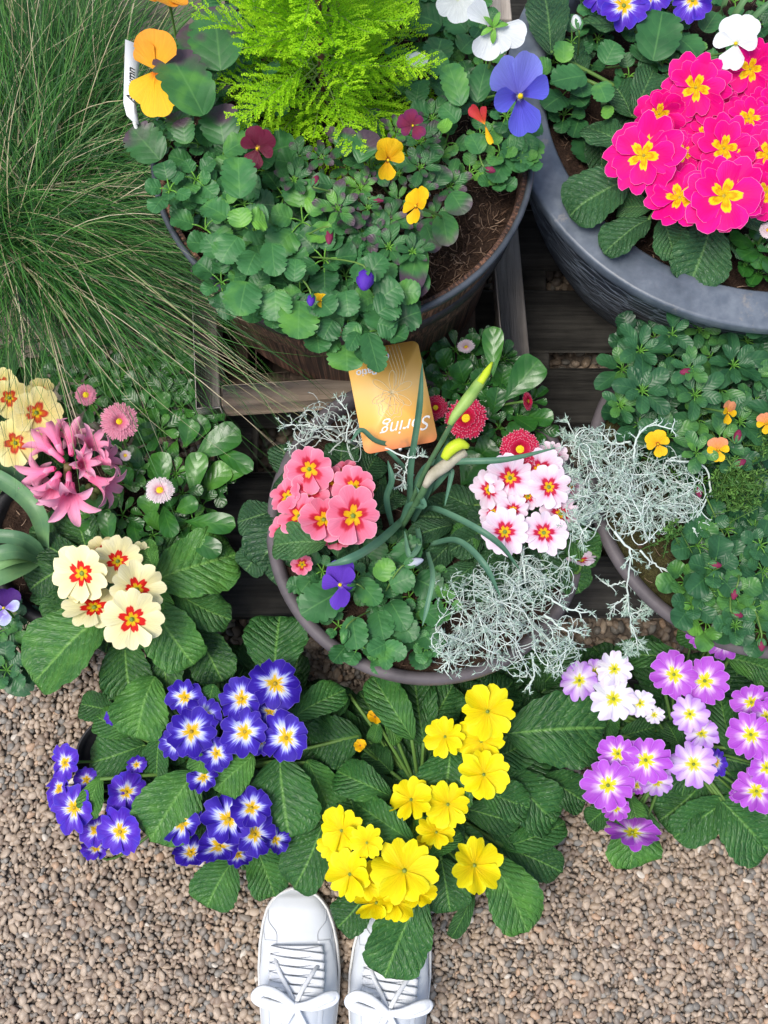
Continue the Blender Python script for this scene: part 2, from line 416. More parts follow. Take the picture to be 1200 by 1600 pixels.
# ------------------------------------------------------------ timber
def wood_mat(name, dark, mid, light, rough=.8, grain=(3, 60, 60), bump=.6):
    m, n, l, bs = mk(name)
    oi = n.new("ShaderNodeObjectInfo")
    mp = n.new("ShaderNodeMapping"); mp.inputs["Scale"].default_value = grain; l.new(geo_(n), mp.inputs[0])
    v = n.new("ShaderNodeVectorMath"); v.operation = 'ADD'; l.new(mp.outputs[0], v.inputs[0])
    l.new(comb_(n, l, math_(n, l, 'MULTIPLY', oi.outputs["Random"], 30), 0, 0), v.inputs[1])
    nz = noise_(n, l, 1.6, 8, v.outputs[0], .68)
    n2 = noise_(n, l, 30, 4, geo_(n))
    f = math_(n, l, 'ADD', math_(n, l, 'MULTIPLY', nz, .75), math_(n, l, 'MULTIPLY', n2, .3))
    col = ramp_(n, l, f, [(.26, dark), (.46, mid), (.66, light)])
    l.new(col, bs.inputs["Base Color"]); bs.inputs["Roughness"].default_value = rough; bs.inputs["Specular IOR Level"].default_value = .25
    bump_(n, l, nz, bs, bump, .003); return m
M_darkwood = wood_mat("dark_timber", (.016,.016,.014), (.044,.042,.038), (.10,.095,.083))
M_crateh = wood_mat("weathered_timber", (.16,.115,.08), (.50,.385,.28), (.68,.56,.44))
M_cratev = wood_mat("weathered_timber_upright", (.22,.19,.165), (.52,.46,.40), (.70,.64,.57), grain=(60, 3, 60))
M_crated = wood_mat("brown_timber", (.06,.043,.033), (.15,.11,.08), (.25,.18,.135), grain=(60, 3, 60))  # darker brown wood of the slats, corner posts and side board

t = thing("slatted_platform", "low dark platform of horizontal timber boards with gravel in the gaps between them", "platform", (.1, .3, 0))
ZP = .10
rows = [(960, 868), (828, 738), (703, 640), (660, 575), (542, 452), (413, 326), (290, 205), (170, 90)]
rows = [(962, 866), (828, 737), (661, 574), (542, 452), (413, 326), (290, 205), (170, 90), (60, -20)]
yb0 = None
for i, (y0, y1) in enumerate(rows):
    a = P(600, y0, ZP); b = P(600, y1, ZP)
    m_ = MB(); cx0 = -.235; cx1 = .62
    box(m_, ((cx0+cx1)/2, (a[1]+b[1])/2, ZP-.011), (cx1-cx0, b[1]-a[1], .022), U(-.004, .004), .003)
    m_.build("board", M_darkwood, t, org(t), smooth=False)
# one more board on the left, between the two sets
a = P(350, 706, ZP); b = P(350, 680, ZP)
for x in (-.2, .2, .55):
    m_ = MB(); ymid = (P(600, 962, ZP)[1]+P(600, -20, ZP)[1])/2; ln = P(600, -20, ZP)[1]-P(600, 962, ZP)[1]-.02
    box(m_, (x, ymid, (ZP-.022)/2+.001), (.05, ln, ZP-.024), 0, .003)
    m_.build("bearer", M_darkwood, t, org(t), smooth=False)

# crate under the barrel
t = thing("wooden_crate", "weathered grey brown wooden crate under the copper barrel planter", "crate", P(560, 400, ZP))
ZC = .20
def rail(pa, pb_, wpx, z, th, mat, name="rail", q=.0):
    A = P(*pa, z); B = P(*pb_, z); d = B-A; L = np.linalg.norm(d); w = wpx*depth((A+B)/2)/F
    m_ = MB(); box(m_, ((A[0]+B[0])/2, (A[1]+B[1])/2, z-th/2), (L, w, th), math.atan2(d[1], d[0]), .0015)
    return m_.build(name, mat, t, org(t), smooth=False)
rail((325, 638), (310, 250), 38, ZC+.003, .05, M_cratev)
rail((808, 575), (775, 200), 42, ZC+.003, .035, M_cratev)
rail((346, 618), (800, 590), 36, ZC, .036, M_crateh)
rail((330, 260), (790, 240), 36, ZC, .036, M_crateh)
for xx, w in ((368, 40), (425, 50), (490, 52), (560, 50), (640, 50), (722, 44)):
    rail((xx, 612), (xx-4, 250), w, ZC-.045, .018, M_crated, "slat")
for (x, y) in ((326, 632), (806, 590), (318, 262), (778, 248)):
    c = P(x, y, 0); m_ = MB(); box(m_, (c[0]+(.012 if x<600 else -.03), c[1]+.004, ZP+.026), (.03, .03, .048), 0, .002)
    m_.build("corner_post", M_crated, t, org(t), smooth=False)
m_ = MB(); A = P(330, 640, ZP); B = P(800, 602, ZP); 
box(m_, ((A[0]+B[0])/2, (A[1]+B[1])/2+.012, ZP+.033), (abs(B[0]-A[0]), .014, .062), math.atan2(B[1]-A[1], B[0]-A[0]), .002)
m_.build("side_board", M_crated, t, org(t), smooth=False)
# upright plank at the top right behind the white pansy
t = thing("timber_post", "weathered grey timber upright behind the white pansy at the rim of the dark planter", "post", P(765, 20, .1))
m_ = MB(); c = P(768, 10, .3); box(m_, (c[0]+.008, c[1]+.03, .2), (.03, .1, .2), .05, .002); m_.build("upright", M_cratev, t, org(t), smooth=False)

# ------------------------------------------------------------ planters
def soil_mat(name, c1, c2):
    m, n, l, bs = mk(name); pos = geo_(n)
    a = noise_(n, l, 90, 6, pos, .7); b = noise_(n, l, 420, 3, pos)
    f = math_(n, l, 'ADD', math_(n, l, 'MULTIPLY', a, .6), math_(n, l, 'MULTIPLY', b, .4))
    l.new(ramp_(n, l, f, [(.35, c1), (.65, c2)]), bs.inputs["Base Color"]); bs.inputs["Roughness"].default_value = .95
    bs.inputs["Specular IOR Level"].default_value = .15
    bump_(n, l, f, bs, 1, .006); return m
M_soil = soil_mat("compost", (.018,.011,.008), (.075,.046,.032))
M_moss = soil_mat("mossy_compost", (.03,.025,.012), (.09,.085,.03))
M_fibre = tintmat("compost_fibre", [(0, (.05,.03,.02)), (.5, (.14,.085,.055)), (1, (.38,.27,.19))], .9, 0, .1)
def soil(t, c, R, z, mat, fib=0):
    m_ = MB(); r = np.linspace(0, 1, 30)[:, None]; a = np.linspace(0, 2*np.pi, 91)[None]
    zz = z+.004*np.sin(r*9+np.cos(a*3)*2)+rng.normal(0, .0012, (30, 91)); zz[:, -1] = zz[:, 0]; zz[0] = z
    G = np.stack([c[0]+R*r*np.cos(a), c[1]+R*r*np.sin(a), zz], -1)
    m_.grid(G); o = m_.build("soil", mat, t, org(t))
    if fib:
        m_ = MB()
        for i in range(fib):
            rr = R*math.sqrt(random.random())*.97; aa = U(0, 6.283)
            p = np.array([c[0]+rr*math.cos(aa), c[1]+rr*math.sin(aa), z+U(.002, .008)]); d = nrm([U(-1,1), U(-1,1), U(-.35,.35)])
            L = U(.004, .016); b = nrm([U(-1,1), U(-1,1), U(-.2,.5)])*L*.3
            tube(m_, bez(p-d*L/2, p+b, p+d*L/2, 5), U(.00025, .0006), 4, min(1, random.random()**1.5))
        for i in range(fib//12):
            rr = R*math.sqrt(random.random())*.97; aa = U(0, 6.283)
            p = np.array([c[0]+rr*math.cos(aa), c[1]+rr*math.sin(aa), z+.003])
            s = U(.001, .003); V = ICO_V*np.array([s*U(.7,1.6), s, s*.7])+p; m_.add(V, None, ICO_F, None, U(0, .7))
        f = m_.build("compost_fibre", M_fibre, t, org(t)); f['kind'] = 'stuff'
    return o

def bark_mat():
    m, n, l, bs = mk("copper_brown_barrel"); u, v = uvs(n, l)
    vec = comb_(n, l, math_(n, l, 'MULTIPLY', v, 320), math_(n, l, 'MULTIPLY', u, 9), 0)
    nz = noise_(n, l, 1.4, 6, vec, .7)
    n2 = noise_(n, l, 18, 3, geo_(n))
    col = ramp_(n, l, nz, [(.38, (.012,.008,.007)), (.48, (.10,.05,.033)), (.6, (.33,.165,.10)), (.75, (.55,.32,.20))])
    col = mix_(n, l, math_(n, l, 'MULTIPLY', math_(n, l, 'SUBTRACT', n2, .45), 3, clamp=True), col, (.05,.03,.025))
    l.new(col, bs.inputs["Base Color"]); bs.inputs["Roughness"].default_value = .5
    bump_(n, l, nz, bs, 1, .004); return m
M_barrel = bark_mat()
M_band = plain("dark_band", (.02,.018,.018), (.05,.045,.045), 40, .5)
M_rimdark = plain("barrel_rim_plastic", (.035,.042,.05), (.085,.10,.12), 30, .4, spec=.35)

def bulge(R0, R1, z0, z1, k, n=14):
    out = []
    for i in range(n):
        f = i/(n-1); out.append((R0+(R1-R0)*f+k*math.sin(math.pi*f), z0+(z1-z0)*f))
    return out
ZB = .42
CB = P(536, 232, ZB); RB = .2035
t = thing("barrel_planter", "copper brown wood effect barrel planter with a dark rim holding a lime conifer", "planter", (CB[0], CB[1], .155))
m_ = MB(); lathe(m_, CB, bulge(RB*.735, RB-.004, .156, ZB-.006, .008)+[(RB-.010, ZB-.006), (RB*.86, .19)]); m_.build("wall", M_barrel, t, org(t))
m_ = MB(); lathe(m_, CB, [(RB-.004, ZB-.012), (RB+.001, ZB-.011), (RB+.002, ZB-.003), (RB+.0005, ZB), (RB-.003, ZB), (RB-.0045, ZB-.003), (RB-.007, ZB-.03)]); m_.build("rim", M_rimdark, t, org(t))
for zz in (.36, .25):
    f = (zz-.156)/(ZB-.006-.156); rr = RB*.735+(RB-.004-RB*.735)*f+.008*math.sin(math.pi*f)
    m_ = MB(); lathe(m_, CB, [(rr-.001, zz-.01), (rr+.0025, zz-.008), (rr+.003, zz+.008), (rr-.001, zz+.01)]); m_.build("hoop", M_band, t, org(t))
soil(t, CB, RB-.012, ZB-.035, M_soil, 5200)

def lip_mat():
    m, n, l, bs = mk("blue_grey_lip"); pos = geo_(n)
    a = noise_(n, l, 9, 6, pos, .65); b = noise_(n, l, 70, 4, pos)
    col = ramp_(n, l, math_(n, l, 'ADD', math_(n, l, 'MULTIPLY', a, .7), math_(n, l, 'MULTIPLY', b, .3)), [(.35, (.06,.08,.105)), (.5, (.105,.13,.165)), (.66, (.19,.22,.255))])
    col = mix_(n, l, math_(n, l, 'MULTIPLY', math_(n, l, 'SUBTRACT', noise_(n, l, 24, 5, pos, .7), .62), 7, clamp=True), col, (.30,.27,.23))
    l.new(col, bs.inputs["Base Color"]); bs.inputs["Roughness"].default_value = .38
    bump_(n, l, b, bs, .3, .002); return m
def croc_mat():
    m, n, l, bs = mk("dark_carved_wall"); u, v = uvs(n, l)
    wob = noise_(n, l, 1, 3, comb_(n, l, math_(n, l, 'MULTIPLY', v, 30), math_(n, l, 'MULTIPLY', u, 8), 0))
    vec = comb_(n, l, math_(n, l, 'ADD', math_(n, l, 'MULTIPLY', v, 44), math_(n, l, 'MULTIPLY', wob, 2.5)), math_(n, l, 'ADD', math_(n, l, 'MULTIPLY', u, 26), math_(n, l, 'MULTIPLY', wob, 1.2)), 0)
    vo = n.new("ShaderNodeTexVoronoi"); vo.feature = 'DISTANCE_TO_EDGE'; vo.inputs["Scale"].default_value = 1; vo.inputs["Randomness"].default_value = .8
    l.new(vec, vo.inputs["Vector"])
    e = math_(n, l, 'SUBTRACT', 1.0, math_(n, l, 'MULTIPLY', vo.outputs["Distance"], 9), clamp=True)
    s2 = noise_(n, l, 1, 5, comb_(n, l, math_(n, l, 'MULTIPLY', v, 40), math_(n, l, 'MULTIPLY', u, 140), 3))
    col = mix_(n, l, math_(n, l, 'MULTIPLY', e, .95), mix_(n, l, s2, (.02,.026,.036), (.075,.09,.115)), (.28,.33,.39))
    l.new(col, bs.inputs["Base Color"]); bs.inputs["Roughness"].default_value = .42
    bump_(n, l, math_(n, l, 'ADD', e, math_(n, l, 'MULTIPLY', s2, .6)), bs, .8, .004); return m
ZG = .36
CG = P(1191, 144, ZG); RG = .2945; RI = .250
t = thing("round_planter", "large round blue grey planter with a wide lip and dark carved wall", "planter", (CG[0], CG[1], ZP))
m_ = MB(); lathe(m_, CG, bulge(RG*.72, RG-.016, ZP+.001, ZG-.019, .012, 20)); m_.build("wall", croc_mat(), t, org(t))
m_ = MB(); lathe(m_, CG, [(RG-.015, ZG-.020), (RG-.001, ZG-.019), (RG, ZG-.017), (RG, ZG-.006), (RG-.001, ZG-.004), (RG-.004, ZG-.0035), (RG-.014, ZG-.002), (RI+.014, ZG+.001), (RI+.004, ZG+.001), (RI+.001, ZG-.002), (RI-.003, ZG-.014), (RI-.008, ZG-.05)], 96); m_.build("rim", lip_mat(), t, org(t))
soil(t, CG, RI-.006, ZG-.035, M_soil, 1500)

M_bowl = plain("slate_bowl_plastic", (.075,.066,.07), (.14,.122,.13), 25, .55, .2, .001)
def bowl(name, label, px, py, rpx, z, zb, smat=M_soil, fib=500, mat=None, lip=.013, group=None):
    c = P(px, py, z); R = rpx*mpp(px, py, z)
    t = thing(name, label, "planter", (c[0], c[1], zb), group)
    m_ = MB(); lathe(m_, c, [(R*.62, zb+.001), (R*.70, zb+.004)]+bulge(R*.72, R-.005, zb+.01, z-.016, .008, 10)); m_.build("wall", mat or M_bowl, t, org(t))
    m_ = MB(); lathe(m_, c, [(R-.006, z-.017), (R-.001, z-.015), (R+.001, z-.006), (R-.002, z), (R-.008, z+.001), (R-lip, z-.002), (R-lip-.003, z-.02)], 96); m_.build("rim", mat or M_bowl, t, org(t))
    soil(t, c, R-lip-.001, z-.017, smat, fib); return t, c, R
bowl("bowl_planter", "dark slate bowl planter holding the salmon primrose, daffodils and orange plant tag", 668, 815, 252, .24, ZP)
bowl("bowl_planter", "dark slate bowl planter with mossy soil under small leaved violas and orange violas", 1203, 742, 286, .26, ZP, M_moss, 900)
M_black = plain("black_nursery_plastic", (.012,.012,.013), (.03,.03,.032), 40, .5)
bowl("bowl_planter", "dark bowl almost hidden under the pink hyacinth, daisies and cream primroses", 128, 835, 152, .15, 0, mat=M_black)
bowl("plant_pot", "dark pot hidden at the base of the fine leaved grass", 60, 400, 80, .11, 0, mat=M_black, fib=50)
# ------------------------------------------------------------ plant materials
L_front = leaf_mat("primrose_leaf_deep", (.012,.058,.017), (.032,.13,.028), (.10,.28,.035), (.15,.34,.07))
L_cream = leaf_mat("primrose_leaf_fresh", (.012,.056,.018), (.042,.15,.030), (.11,.30,.040), (.18,.38,.08))
L_mag = leaf_mat("primrose_leaf_grey_green", (.016,.058,.025), (.038,.125,.042), (.09,.22,.055), (.14,.29,.09))
L_viola = leaf_mat("viola_leaf", (.018,.085,.026), (.052,.19,.055), (.17,.42,.05), (.15,.36,.10), 'viola', .45)
L_violap = leaf_mat("viola_leaf_purple_tinged", (.018,.075,.024), (.045,.16,.045), (.16,.40,.045), (.14,.32,.09), 'viola', .42, purple=.55)
L_viold = leaf_mat("viola_leaf_deep", (.014,.065,.026), (.036,.13,.046), (.13,.34,.045), (.09,.25,.07), 'viola', .38)
L_spoon = leaf_mat("daisy_leaf", (.010,.058,.012), (.030,.135,.020), (.10,.29,.035), (.11,.28,.05), 'spoon', .3, spec=.5)
L_strap = leaf_mat("bulb_leaf", (.045,.12,.06), (.10,.22,.10), (.19,.36,.13), (.2,.36,.15), 'strap', .4)
L_daff = leaf_mat("daffodil_leaf", (.04,.12,.075), (.09,.21,.13), (.18,.34,.20), (.16,.30,.17), 'strap', .45)
M_stem = tintmat("green_stem", [(0, (.05,.12,.03)), (.5, (.12,.24,.05)), (1, (.28,.42,.10))], .5)
M_eye = plain("flower_eye", (.10,.16,.03), (.28,.34,.05), 300, .5)
M_eyeo = plain("flower_eye_ochre", (.25,.16,.02), (.55,.42,.04), 300, .5)

YE = (.95,.62,.008)
P_cream = petal_mat("cream_petal", [(0, (.55,.35,.02)), (.12, (.85,.62,.01)), (.19, (.92,.42,.01)), (.215, (.80,.02,.012)), (.36, (.70,.012,.012)), (.40, (.92,.78,.40)), (.5, (.93,.85,.44)), (1, (.95,.89,.55))], .22, .035, gloss=.2)
P_cream2 = petal_mat("cream_yellow_petal", [(0, (.5,.35,.02)), (.14, (.85,.62,.01)), (.2, (.7,.15,.01)), (.34, (.60,.02,.02)), (.42, (.92,.76,.26)), (1, (.93,.84,.40))], .2, .04)
P_blue = petal_mat("blue_petal", [(0, (.8,.45,.01)), (.20, (.95,.60,.01)), (.27, (.9,.62,.08)), (.30, (.80,.82,.93)), (.40, (.60,.66,.93)), (.55, (.13,.10,.66)), (.66, (.045,.016,.40)), (1, (.032,.010,.33))], .22, .30, edge=(.20,.14,.62), edge_w=.98, freq=15)
P_bluev = petal_mat("violet_blue_petal", [(0, (.8,.45,.01)), (.20, (.95,.60,.01)), (.27, (.9,.62,.08)), (.30, (.82,.84,.93)), (.38, (.5,.5,.92)), (.50, (.14,.06,.62)), (.72, (.085,.02,.48)), (1, (.075,.035,.55))], .2, .28, edge=(.2,.14,.68), edge_w=.98, freq=15)
P_yel = petal_mat("yellow_petal", [(0, (.45,.45,.02)), (.10, (.72,.58,.005)), (.22, (.88,.62,.002)), (.5, (.90,.71,.003)), (.9, (.93,.80,.006)), (1, (.94,.85,.02))], .2, .12, gloss=.2)
P_mauve = petal_mat("mauve_petal", [(0, (.6,.55,.02)), (.18, (.85,.78,.02)), (.27, (.80,.78,.10)), (.30, (.88,.80,.90)), (.42, (.72,.40,.84)), (.58, (.50,.12,.68)), (1, (.44,.075,.62))], .28, .15, edge=(.62,.30,.80), edge_w=.965)
P_mauvel = petal_mat("lilac_petal", [(0, (.6,.55,.02)), (.18, (.85,.78,.02)), (.28, (.85,.82,.3)), (.32, (.90,.86,.93)), (.55, (.74,.56,.88)), (1, (.50,.24,.75))], .28, .12)
P_lil = petal_mat("white_lilac_petal", [(0, (.6,.55,.02)), (.18, (.85,.78,.02)), (.28, (.85,.82,.3)), (.32, (.92,.91,.93)), (.75, (.86,.83,.92)), (1, (.74,.66,.88))], .28, .09)
P_salm = petal_mat("salmon_petal", [(0, (.3,.25,.01)), (.14, (.88,.58,.006)), (.27, (.9,.42,.006)), (.31, (.55,.010,.03)), (.43, (.66,.03,.07)), (.52, (.88,.17,.28)), (1, (.90,.27,.40))], .28, .05, edge=(.93,.42,.52), edge_w=.96)
P_wpink = petal_mat("white_pink_petal", [(0, (.4,.35,.01)), (.13, (.9,.62,.006)), (.20, (.92,.40,.01)), (.23, (.66,.01,.05)), (.35, (.58,.012,.07)), (.43, (.86,.46,.64)), (.55, (.91,.68,.80)), (1, (.93,.80,.89))], .22, .06)
P_mag = petal_mat("magenta_petal", [(0, (.6,.32,.006)), (.12, (.93,.62,.006)), (.24, (.75,.33,.006)), (.29, (.93,.66,.01)), (.36, (.95,.74,.01)), (.395, (.85,.008,.19)), (.6, (.84,.002,.215)), (1, (.93,.004,.28))], .34, .07, edge=(.95,.25,.52), edge_w=.985, gloss=.15)
P_orange = petal_mat("orange_petal", [(0, (.85,.25,.01)), (.2, (.93,.45,.02)), (1, (.93,.36,.035))], 0, .06)
P_oryel = petal_mat("golden_petal", [(0, (.5,.06,.01)), (.14, (.85,.25,.01)), (.3, (.93,.50,.01)), (1, (.94,.56,.02))], 0, .08)
P_yelv = petal_mat("viola_yellow_petal", [(0, (.12,.03,.01)), (.13, (.45,.12,.01)), (.2, (.9,.45,.006)), (1, (.93,.58,.01))], 0, .07)
P_peach = petal_mat("peach_petal", [(0, (.85,.35,.03)), (.5, (.85,.33,.12)), (1, (.80,.32,.17))], 0, .08)
P_mar = petal_mat("maroon_petal", [(0, (.8,.6,.2)), (.10, (.45,.2,.05)), (.16, (.10,.006,.02)), (1, (.14,.008,.035))], 0, .06, rough=.4)
P_marv = petal_mat("wine_petal", [(0, (.3,.1,.02)), (.2, (.22,.03,.07)), (.6, (.28,.03,.09)), (1, (.2,.03,.12))], 0, .1)
P_red = petal_mat("red_viola_petal", [(0, (.9,.4,.02)), (.3, (.6,.06,.03)), (1, (.5,.03,.05))], 0, .08)
P_vio = petal_mat("violet_petal", [(0, (.85,.6,.1)), (.08, (.25,.16,.55)), (.2, (.10,.03,.42)), (1, (.13,.045,.50))], 0, .1)
P_blueu = petal_mat("lavender_blue_petal", [(0, (.2,.18,.7)), (.35, (.20,.19,.72)), (1, (.25,.28,.80))], 0, .06)
P_bluel = petal_mat("royal_blue_petal", [(0, (.9,.6,.1)), (.06, (.75,.78,.9)), (.14, (.05,.04,.25)), (.24, (.055,.04,.35)), (.36, (.11,.10,.66)), (1, (.13,.14,.70))], 0, .09)
P_white = petal_mat("white_petal", [(0, (.75,.8,.4)), (.15, (.82,.86,.84)), (1, (.84,.88,.90))], 0, .05)
P_pw = petal_mat("purple_white_petal", [(0, (.3,.2,.6)), (.4, (.32,.22,.75)), (.7, (.5,.5,.88)), (1, (.6,.68,.88))], 0, .25, mottled=(.75,.82,.9))
P_purp = petal_mat("dark_purple_petal", [(0, (.06,.01,.15)), (1, (.07,.015,.2))], 0, .1)
P_bpink = petal_mat("pink_daisy_petal", [(0, (.55,.10,.18)), (.5, (.80,.20,.32)), (1, (.88,.38,.50))], 0, .06)
P_bpale = petal_mat("pale_daisy_petal", [(0, (.8,.5,.4)), (.4, (.85,.33,.40)), (.6, (.90,.62,.66)), (1, (.92,.84,.86))], 0, .05)
P_bred = petal_mat("crimson_daisy_petal", [(0, (.5,.01,.03)), (.6, (.56,.006,.045)), (.93, (.66,.02,.09)), (1, (.85,.35,.45))], 0, .05)
P_hya = petal_mat("hyacinth_petal", [(0, (.92,.11,.33)), (.45, (.97,.23,.44)), (1, (.99,.50,.66))], 0, .1, gloss=.45)
M_disc = plain("daisy_disc", (.75,.50,.01), (.92,.75,.02), 500, .6, 1, .002)

# ------------------------------------------------------------ flower builders
def tocam(p): return nrm(np.array([0, 0, H])-p)
def normal_at(p, tilt=(0, 0), jit=.12):
    n_ = tocam(p)*.75+UP*.25
    return nrm(n_+np.array([tilt[0]+random.gauss(0, jit), -tilt[1]+random.gauss(0, jit), 0]))
def gpos(px, py, z): return P(px, py, z)
def add_stem(mb, crown, C, n_, r=.0016, tint=.4):
    mid = C-n_*np.linalg.norm(C-crown)*.55
    tube(mb, bez(crown, mid, C-n_*.001, 9), [r*1.2]*4+[r]*4+[r*1.7], 6, tint)
def bloom(t, fl, mat, npet=6, name="flower", notch=.13, hw=.66, cup=.16, ruf=.06, frill=.02, eye=M_eye, eye_r=.055, jit=.2, side=.22, curl=.05, centre=True, stems=None, crown=None, double=False, label=None):
    px, py, rp, z = fl[:4]; tilt = fl[4] if len(fl) > 4 else (0, 0)
    C = P(px, py, z); R = rp*mpp(px, py, z)*1.05; n_ = normal_at(C, tilt, jit); fr = frame(n_)
    m_ = MB(); a0 = U(0, 6.28); tn = random.random(); st = U(.04, .09)
    layers = [(1, 0)] if not double else [(1, 0), (.80, .10)]
    for sc_, zz in layers:
        k = npet if sc_ == 1 else npet-1
        for i in range(k):
            petal(m_, C+n_*zz*R*.5, fr, a0+zz*4+i*2*math.pi/k+U(-.09, .09), hw*(6/k)*U(.95, 1.06), R*sc_*U(.88, 1.06), notch*U(.6, 1.3), cup*U(.2, 1.9)+zz*.5, ruf*U(.6,1.8), z0=(i%2)*.02, roll=st, tint=(tn+i*.137) % 1, side=side, frill=frill, curl=curl)
    # calyx tube below the petals
    o = m_.build(name, fl[5] if len(fl) > 5 else mat, t, org(t))
    if label: o['label'] = label
    c = MB()
    dome(c, C+n_*(-.03*R), fr, R*eye_r*1.5, R*.06, .5, 4, 10)
    if centre: c.build("flower_centre", eye, o, org(t))
    if stems is not None:
        add_stem(stems, crown, C-n_*R*.02, n_)
    return o
def prim_leaf(t, lf, mat, stems=None, crown=None, zdef=.15, ripple=.036, name="leaf", drop=.015, cup=.12, ruf=.06):
    bx, by, tx, ty, w = lf[:5]; z = lf[5] if len(lf) > 5 else zdef; tn = lf[6] if len(lf) > 6 else U(.3, .6)
    arch = lf[7] if len(lf) > 7 else .12
    B = P(bx, by, z); T = P(tx, ty, max(.02, z-drop)); m_ = MB()
    Wd = w*mpp((bx+tx)/2, (by+ty)/2, z)*1.04
    d = T-B; B = B-d*.06; T = T+d*.03
    cup = cup*U(.1, 2.6); arch = arch*U(.6, 1.9)
    leaf(m_, B, T, Wd, arch, 'prim', cup, ruf*U(.5, 1.8), U(-.3, .3), tn, 30, 15, ripple, tipcurl=random.choice((0,0,.08,.16)), side_bend=U(-.06, .06), teeth=0)
    if stems is not None:
        mid = (B+crown)/2+UP*.01; tube(stems, bez(crown, mid, B+d*.05, 8), .0022, 6, .5)
    return m_.build(name, mat, t, org(t))
def under(t, poly, n, z0, z1, wpx, mat, crown, mind=30, name="foliage", shape='prim', stems=None, tints=(0, .3)):  # low tints put the shade between leaves into the leaf colour
    """smaller leaves filling the inside of the plant, below the ones in view"""
    m_ = MB()
    for (x, y) in scatter(poly, n, mind):
        z = U(z0, z1); T = P(x, y, z); d = T-np.array([crown[0], crown[1], z]); L = U(.9, 1.3)*wpx*1.35*mpp(x, y, z)
        dd = nrm(np.array([d[0], d[1], 0])+np.array([U(-.3,.3), U(-.3,.3), 0])*max(.02, np.linalg.norm(d)))
        B = T-dd*L; B[2] = z-U(0, .012)
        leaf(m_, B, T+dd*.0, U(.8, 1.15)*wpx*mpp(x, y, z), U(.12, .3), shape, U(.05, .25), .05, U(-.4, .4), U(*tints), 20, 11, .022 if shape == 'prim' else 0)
    return m_.build(name, mat, t, org(t))
def pot(t, x, y, R=.055, h=.085):
    m_ = MB(); lathe(m_, (x, y, 0), [(.002, .004), (R*.72, .004), (R*.97, h-.012), (R, h-.012), (R, h), (R-.003, h), (R-.004, h-.012), (.002, h-.013)], 40)
    return m_.build("pot", M_black, t, org(t))

def primrose(label, root, zr, leaves, flowers, pmat, lmat, zleaf, group=None, fill=None, potted=None, npet=6, fkw={}, lkw={}, name="primrose_plant", extra=None):
    c = P(root[0], root[1], zr); t = thing(name, label, "primrose", (c[0], c[1], 0 if potted else c[2]), group)
    crown = c.copy()
    if potted:
        for q in ([root] if potted is True else potted):
            cc = P(q[0], q[1], zr); pot(t, cc[0], cc[1])
    st = MB()
    for lf in leaves: prim_leaf(t, lf, lmat, st, crown, zleaf, **lkw)
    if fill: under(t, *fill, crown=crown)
    for fl in flowers: bloom(t, fl, pmat, npet=npet, stems=st, crown=crown, **fkw)
    if extra: extra(t, st, crown)
    st.build("stems", M_stem, t, org(t))
    return t

# ------------------------------------------------------------ front row
# blue primroses
blueL = [(300,1212,238,1308,102,.155,.62),(222,1165,140,1192,66,.12,.35),(250,1152,246,1213,48,.14,.4),(178,1112,128,1100,46,.11,.2),(204,1145,150,1118,46,.13,.6),
 (333,1072,325,1126,52,.185,.45),(330,1158,305,1208,36,.18,.75),(393,1183,338,1232,62,.175,.75),(156,1218,134,1280,40,.15,.7),(362,1348,325,1414,76,.10,.5),(400,1325,428,1397,66,.10,.55),
 (438,1190,452,1302,112,.145,.42),(482,1192,518,1272,62,.135,.62),(505,1286,462,1384,76,.115,.3),(462,1120,537,1080,52,.15,.55),(560,1150,486,1168,82,.13,.15),
 (430,1052,436,962,98,.165,.3),(240,1062,214,1150,88,.165,.72),(190,1010,200,1088,74,.14,.3),(345,1005,325,1075,66,.12,.25), (395,1240,335,1262,50,.15,.4), (300,1130,262,1190,50,.13,.3)]
blueF = [(430,1068,42,.20,(.05,.05)),(377,1092,37,.195,(-.1,.05)),(422,1113,22,.185),(382,1143,38,.20),(447,1153,41,.205,(.1,-.05)),(407,1156,26,.19),(299,1143,39,.195,(-.25,0)),
 (318,1117,30,.19),(288,1090,30,.185,(-.2,.3)),(338,1177,27,.185,(.3,-.1)),(318,1214,26,.17,(.0,-.6)),(275,1160,26,.17,(-.3,0)),(310,1165,26,.175),
 (285,1287,34,.155,(-.5,0)),(357,1280,42,.165,(0,-.1)),(393,1262,34,.165,(.2,0)),(342,1322,38,.15,(-.1,-.4)),(398,1304,34,.155,(.3,0)),(430,1312,24,.14,(.5,-.3)),(298,1332,28,.135,(-.3,-.5)),(372,1335,24,.13,(.2,-.6))]
blueV = [(101,1192,30,.135,(-.6,.2),P_bluev),(115,1262,37,.14,(-.3,0),P_bluev),(92,1232,28,.125,(-.7,0),P_bluev),(197,1238,32,.145,(.1,.3),P_bluev),(192,1265,28,.14,(.1,.2),P_bluev),(187,1300,39,.145,(0,-.1),P_bluev),(150,1297,28,.12,(-.4,-.3),P_bluev),(135,1218,20,.12,(-.2,0),P_bluev),(178,1120,15,.15,(0,.4),P_bluev),(150,1325,22,.11,(-.3,-.5),P_bluev),(213,1195,16,.14,(0,.4),P_bluev)]
primrose("blue primroses with white and yellow eyes at the front left edge", (335,1205), .09, blueL, blueF+blueV, P_blue, L_front, .14, "primroses in the front row",
 fill=([(150,1110),(200,1060),(350,980),(440,1000),(520,1060),(560,1130),(500,1290),(440,1360),(330,1350),(250,1290),(160,1240)], 64, .06, .115, 62, L_front), potted=[(400,1150),(300,1220),(185,1185)], npet=5,
 fkw=dict(notch=.17, hw=.60, ruf=.10, frill=.05, cup=.10, side=.16, eye=M_eyeo))

